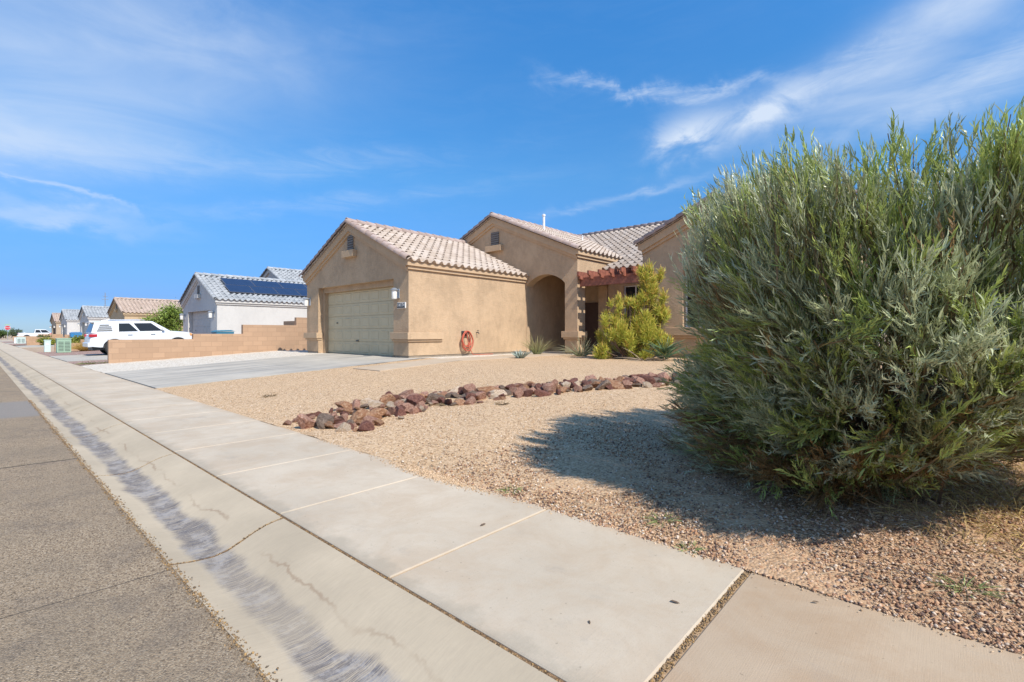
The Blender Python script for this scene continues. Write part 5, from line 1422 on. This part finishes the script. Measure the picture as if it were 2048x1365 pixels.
def dry_grass():
    r = np.random.default_rng(5); parts = []
    n = 16000; x = r.uniform(-0.3, 2.2, n); y = r.uniform(3.3, 6.8, n); dd = np.hypot(x - 0.35, (y - 4.9) * 0.7); k = (r.random(n) < np.clip(1.35 - dd, 0.02, 0.8)) & (np.hypot(x + 0.6, y - 4.36) > 0.5)
    x, y = x[k], y[k]; n = len(x); P = np.stack([x, y, [zg(a, b) for a, b in zip(x, y)]], 1)
    D = np.stack([r.normal(size=n) * 0.6, r.normal(size=n) * 0.6, np.ones(n) * 0.7], 1); col = np.array([[0.56, 0.40, 0.16]]) * (0.6 + 0.6 * r.random((n, 1)))
    parts.append(strips(P, D, r.uniform(0.06, 0.20, n), np.full(n, 0.004), np.stack([r.normal(size=n) * 0.3, r.normal(size=n) * 0.3, -0.4 * np.ones(n)], 1), 3, col, col, None, r))
    # straw lying flat in the soil round the shrub
    n = 2600; x = r.uniform(-1.9, 2.6, n); y = 2.62 + r.random(n) * 1.1; P = np.stack([x, y, [zg(a, b) + 0.012 for a, b in zip(x, y)]], 1)
    D = np.stack([r.normal(size=n), r.normal(size=n), r.normal(size=n) * 0.12 + 0.05], 1); col = np.array([[0.55, 0.43, 0.29]]) * (0.5 + 0.7 * r.random((n, 1)))
    parts.append(strips(P, D, r.uniform(0.03, 0.12, n), np.full(n, 0.003), r.normal(size=(n, 3)) * 0.2 * np.array([1, 1, 0]), 3, col, col, None, r))
    V, Q, Cc = join(parts); tag(np_mesh('dry_grass', V, Q, M['dry'], Cc), 'golden dry grass and straw at the foot of the huge shrub', 'dry grass', None, 'stuff')


dry_grass()


def tuft(name, x, y, z, n, L, W, spread, c0, c1, label, cat, mat='leaf', seed=1, up=1.0, droop=0.35, rad=0.06, group=None, lift=0.0):
    """a rosette or tuft of blades from one base"""
    r = np.random.default_rng(seed); a = r.uniform(0, 6.28, n); q = rad * r.random(n) ** 0.5
    P = np.stack([x + q * np.cos(a), y + q * np.sin(a), np.full(n, z) + lift * r.random(n)], 1); s = spread * r.random(n) ** 0.6
    D = np.stack([np.cos(a) * s, np.sin(a) * s, np.full(n, up)], 1) + r.normal(size=(n, 3)) * 0.08
    bend = np.stack([np.cos(a) * s * 0.4, np.sin(a) * s * 0.4, -droop * s], 1)
    col0 = np.array([c0]) * (0.75 + 0.5 * r.random((n, 1))); col1 = np.array([c1]) * (0.75 + 0.5 * r.random((n, 1)))
    V, Q, Cc = strips(P, D, r.uniform(0.65, 1.0, n) * L, np.full(n, W), bend, 4, col0, col1, np.array([0.9, 1, 0.85, 0.6, 0.1]), r)
    o = np_mesh(name, V - np.array([x, y, z]), Q, M[mat], Cc); o.location = (x, y, z)
    return tag(o, label, cat, group)


tuft('red_yucca', -11.32, 13.95, 0.35, 110, 0.95, 0.012, 0.75, (0.16, 0.19, 0.07), (0.42, 0.36, 0.17), 'spiky green and straw coloured yucca tuft at the left of the entry arch', 'yucca', 'leaf', 3, 1.0, 0.45, 0.13)
tuft('red_yucca', -9.35, 13.95, 0.35, 150, 1.0, 0.012, 1.1, (0.17, 0.19, 0.09), (0.42, 0.40, 0.24), 'spiky arching yucca tuft in front of the entry pier', 'yucca', 'leaf', 4, 0.8, 0.55, 0.16)
tuft('agave', -10.05, 11.55, 0.33, 46, 0.34, 0.055, 1.3, (0.30, 0.36, 0.30), (0.36, 0.42, 0.36), 'small blue grey agave rosette on the gravel', 'agave', 'leaf', 5, 0.8, -0.2, 0.04)
tuft('yucca', -6.05, 13.25, 0.36, 110, 0.58, 0.022, 1.5, (0.075, 0.13, 0.06), (0.12, 0.19, 0.09), 'dark green stiff yucca between the yellow pencil plant and the huge shrub', 'yucca', 'leaf', 6, 0.6, 0.0, 0.05, None, 0.35)
tuft('dead_yucca', -6.55, 13.0, 0.36, 80, 0.7, 0.025, 2.2, (0.28, 0.20, 0.13), (0.40, 0.31, 0.22), 'dry fallen grey brown yucca leaves at the foot of the dark yucca', 'dead leaves', 'dry', 7, 0.25, 0.4, 0.12)
for i, (x, y, s, lab) in enumerate(((-1.28, 2.78, 0.10, 'small green weed at the shaded gravel edge left of the huge shrub'),
                                    (0.05, 2.92, 0.10, 'green weed in the gravel before the huge shrub, left one of three'),
                                    (0.42, 3.05, 0.11, 'green weed in the gravel before the huge shrub, middle one of three'),
                                    (0.36, 2.72, 0.085, 'green weed in the gravel before the huge shrub, nearest the sidewalk'),
                                    (-1.02, 2.53, 0.07, 'tiny weed leaning over the sidewalk edge at a slab joint'),
                                    (-2.35, 2.60, 0.08, 'thin weed at the sidewalk edge under the shrub shadow'),
                                    (1.05, 3.45, 0.16, 'bright green grass tuft at the right foot of the huge shrub'))):
    tuft('weed', x, y, zg(x, y), 60, s * 0.75, 0.005, 2.0, (0.20, 0.24, 0.08), (0.34, 0.37, 0.15), lab, 'weed', 'leaf', 20 + i, 0.5, 0.2, s * 0.6)
for i, (x, y, s, lab) in enumerate(((-5.35, 4.55, 0.12, 'dead brown tuft beside the stone row, larger one'), (-4.75, 5.05, 0.09, 'dead brown tuft beside the stone row, smaller one'),
                                    (-1.85, 5.35, 0.13, 'dead brown tuft on the gravel just left of the huge shrub'), (-8.75, 3.45, 0.10, 'dead brown tuft on the gravel near the driveway'))):
    tuft('dead_weed', x, y, zg(x, y), 70, s, 0.008, 2.0, (0.20, 0.14, 0.08), (0.30, 0.22, 0.13), lab, 'weed', 'dry', 40 + i, 0.4, 0.3, s * 0.7)


def pencil_plant():
    x0, y0, z0 = -7.2, 13.6, 0.35
    root = thing('pencil_plant', (x0, y0, z0), 'tall yellow green pencil stem plant with orange tips by the front window', 'shrub')
    r = np.random.default_rng(8)
    # clumps: lateral offset along the view-facing diagonal, height, radius
    clumps = [(-0.62, 1.55, 0.27), (-0.30, 0.95, 0.40), (-0.78, 0.95, 0.28), (0.10, 1.35, 0.38), (0.42, 1.75, 0.40), (0.45, 2.15, 0.38), (0.28, 2.42, 0.34), (0.72, 1.35, 0.36),
              (0.75, 0.95, 0.34), (0.30, 0.75, 0.42), (-0.15, 0.55, 0.45), (0.62, 0.45, 0.42), (-0.55, 0.40, 0.40), (0.15, 0.28, 0.42), (-0.90, 0.25, 0.28), (0.95, 0.35, 0.32),
              (0.9, 1.6, 0.24), (-0.1, 1.85, 0.20), (0.58, 2.5, 0.26), (-0.62, 1.25, 0.2), (0.0, 1.05, 0.4)]
    U = np.array([0.743, 0.669, 0]); W_ = np.array([-0.669, 0.743, 0]); parts = []
    mb = MB()
    tufts = []
    for (u, h, rad) in clumps:
        for k in range(6): tufts.append((u + r.normal() * rad * 0.55, max(0.12, h + r.normal() * rad * 0.6), rad * r.uniform(0.34, 0.58)))
    for (u, h, rad) in tufts:
        dpt = r.uniform(-0.5, 0.5) * (1 - h / 4); c = np.array([x0, y0, z0 + h]) + U * u + W_ * dpt
        n = int(760 * (rad / 0.35) ** 2); q = unit(r.normal(size=(n, 3))) * (r.random((n, 1)) ** 0.6) * rad
        P = c + q * np.array([1, 1, 1.5]); D = unit(q * 1.0 / rad + np.array([0, 0, 0.95]) + r.normal(size=(n, 3)) * 0.45)
        yl = r.random((n, 1)); up = np.clip((q[:, 2:3] / rad + 0.6), 0, 1.4)
        g = np.array([0.22, 0.31, 0.035]); yv = np.array([0.80, 0.68, 0.12]); orr = np.array([0.80, 0.46, 0.13])
        c0 = g * (1 - 0.45 * yl) + yv * 0.45 * yl; tmix = np.clip(0.42 + 0.6 * up * yl + 0.2 * yl, 0, 1); c1 = g * (1 - tmix) + yv * tmix
        om = (r.random((n, 1)) < (0.16 + 0.16 * (h > 1.4))); c1 = np.where(om, orr, c1)
        for k in range(2):
            parts.append(strips(P - D * 0.06, D, r.uniform(0.08, 0.19, n), np.full(n, 0.0115), r.normal(size=(n, 3)) * 0.08, 2, c0, c1, np.array([1, 0.95, 0.6]), r))
        mb.tube([(x0 + u * 0.25 * U[0], y0 + u * 0.25 * U[1], z0 - 0.03), tuple(np.array([x0, y0, z0 + h * 0.55]) + U * u * 0.75 + W_ * dpt * 0.6), tuple(c)], [0.022, 0.014, 0.007], 5)
    V, Q, Cc = join(parts); np_mesh('stems', V, Q, M['stick'], Cc, root); mb.build('branch', M['bark'], root, 60)


pencil_plant()


def leafy(name, x, y, z, rx, rz, n, leaf, c0, c1, label, cat, seed, trunk=True, group=None, lean=0.0, flat=0.0):
    """crown of many leaves gathered in clumps round a branching trunk"""
    root = thing(name, (x, y, z), label, cat, group); r = np.random.default_rng(seed)
    k = 26; cc = unit(r.normal(size=(k, 3))) * (r.random((k, 1)) ** 0.35) * np.array([rx, rx, rz]) * 0.78; cc[:, 2] += rz * (1.05 if not flat else 0.7)
    ci = r.integers(0, k, n); P = np.array([x, y, z]) + cc[ci] + r.normal(size=(n, 3)) * np.array([rx, rx, rz]) * 0.17
    P[:, 2] = np.maximum(P[:, 2], z + 0.02)
    D = unit(r.normal(size=(n, 3)) + np.array([0, 0, 0.4])); m = r.random((n, 1)); cl = r.random((k, 1))[ci]
    col = (np.array([c0]) * (1 - m) + np.array([c1]) * m) * (0.7 + 0.6 * cl)
    V, Q, Cc = strips(P, D, r.uniform(0.7, 1.3, n) * leaf, np.full(n, leaf * 0.45), r.normal(size=(n, 3)) * 0.15, 2, col, col, np.array([0.5, 1, 0.15]), r)
    np_mesh('crown', V, Q, M['leaf'], Cc, root)
    mb = MB()
    for q in cc[:9]:
        mb.tube([(x, y, z - 0.05), (x + q[0] * 0.4, y + q[1] * 0.4, z + q[2] * 0.55), (x + q[0], y + q[1], z + q[2])], [0.05 * rx + 0.01, 0.03 * rx + 0.006, 0.008], 6)
    mb.build('trunk', M['bark'], root, 60)
    return root


leafy('leafy_tree', -43.0, 9.6, 0.15, 1.55, 1.65, 9000, 0.13, (0.09, 0.15, 0.02), (0.26, 0.32, 0.06), 'bright green leafy tree between the sand coloured house and the solar panel house', 'tree', 31)
leafy('shrub', -61.0, 4.65, 0.05, 0.85, 0.42, 2600, 0.12, (0.10, 0.13, 0.015), (0.34, 0.34, 0.05), 'yellow green shrub on the gravel left of the pale pedestal', 'shrub', 32, True, None, 0, 1)
leafy('shrub', -46.0, 5.2, 0.07, 0.75, 0.55, 2600, 0.11, (0.09, 0.12, 0.015), (0.30, 0.31, 0.05), 'yellow green shrub between the green box and the golden grass', 'shrub', 33, True, None, 0, 1)
leafy('shrub', -71.0, 5.1, 0.1, 0.75, 0.55, 1800, 0.11, (0.06, 0.09, 0.03), (0.16, 0.19, 0.07), 'dull dark green shrub above the flat topped far block wall', 'shrub', 34, True, None, 0, 1)
leafy('shrub', -53.5, 6.0, 0.1, 0.6, 0.62, 1500, 0.11, (0.08, 0.12, 0.04), (0.20, 0.24, 0.09), 'grey green shrub behind the blue bin', 'shrub', 35, True, None, 0, 1)
leafy('distant_tree', -146.0, 2.6, 0.0, 2.6, 1.05, 3500, 0.35, (0.04, 0.075, 0.02), (0.12, 0.17, 0.04), 'dark green rounded tree behind the STOP sign', 'tree', 36)
leafy('distant_tree', -170.0, 7.0, 0.0, 1.4, 1.15, 1200, 0.30, (0.07, 0.10, 0.06), (0.13, 0.17, 0.10), 'hazy small tree behind the far white pickup bed', 'tree', 37)
tuft('golden_grass', -39.4, 4.75, zg(-39.4, 4.75), 900, 0.85, 0.012, 1.0, (0.42, 0.27, 0.07), (0.62, 0.42, 0.13), 'golden ornamental grass clump behind the white SUV bumper', 'grass', 'dry', 38, 0.9, 0.5, 0.32)
tuft('weed_patch', -23.6, 3.15, zg(-23.6, 3.15), 420, 0.16, 0.010, 2.2, (0.15, 0.15, 0.06), (0.27, 0.25, 0.11), 'low olive weed patch at the front end of the stepped block wall', 'weed', 'leaf', 39, 0.35, 0.2, 0.55)


def litter():
    """dead leaves and stone chips that lie on the concrete"""
    r = random.Random(3)
    for (x, y, s, lab) in ((-2.05, 2.02, 0.022, 'dry curled leaf on the pavement slab before the shrub shadow'), (-0.86, 1.98, 0.020, 'dark dry leaf on the nearest full sidewalk slab'),
                           (-1.05, 1.62, 0.011, 'small dark chip near the curb on the nearest slab'), (-0.42, 2.38, 0.014, 'small dark chip near the gravel on the dusty slab')):
        mb = MB(); a = r.uniform(0, 6.28); c, q = math.cos(a), math.sin(a)
        pts = [(-1, 0, 0.1), (-0.3, 0.35, 0.25), (0.6, 0.25, 0.35), (1, 0, 0.15), (0.5, -0.3, 0.3), (-0.4, -0.32, 0.2)]
        w = [(x + s * (c * p[0] - q * p[1]), y + s * (q * p[0] + c * p[1]), 0.005 + s * p[2]) for p in pts]
        mb.prism(w, (0, 0, 0.0015)); tag(mb.build('dry_leaf', M['bark']), lab, 'leaf', 'dry leaves on the sidewalk')


litter()
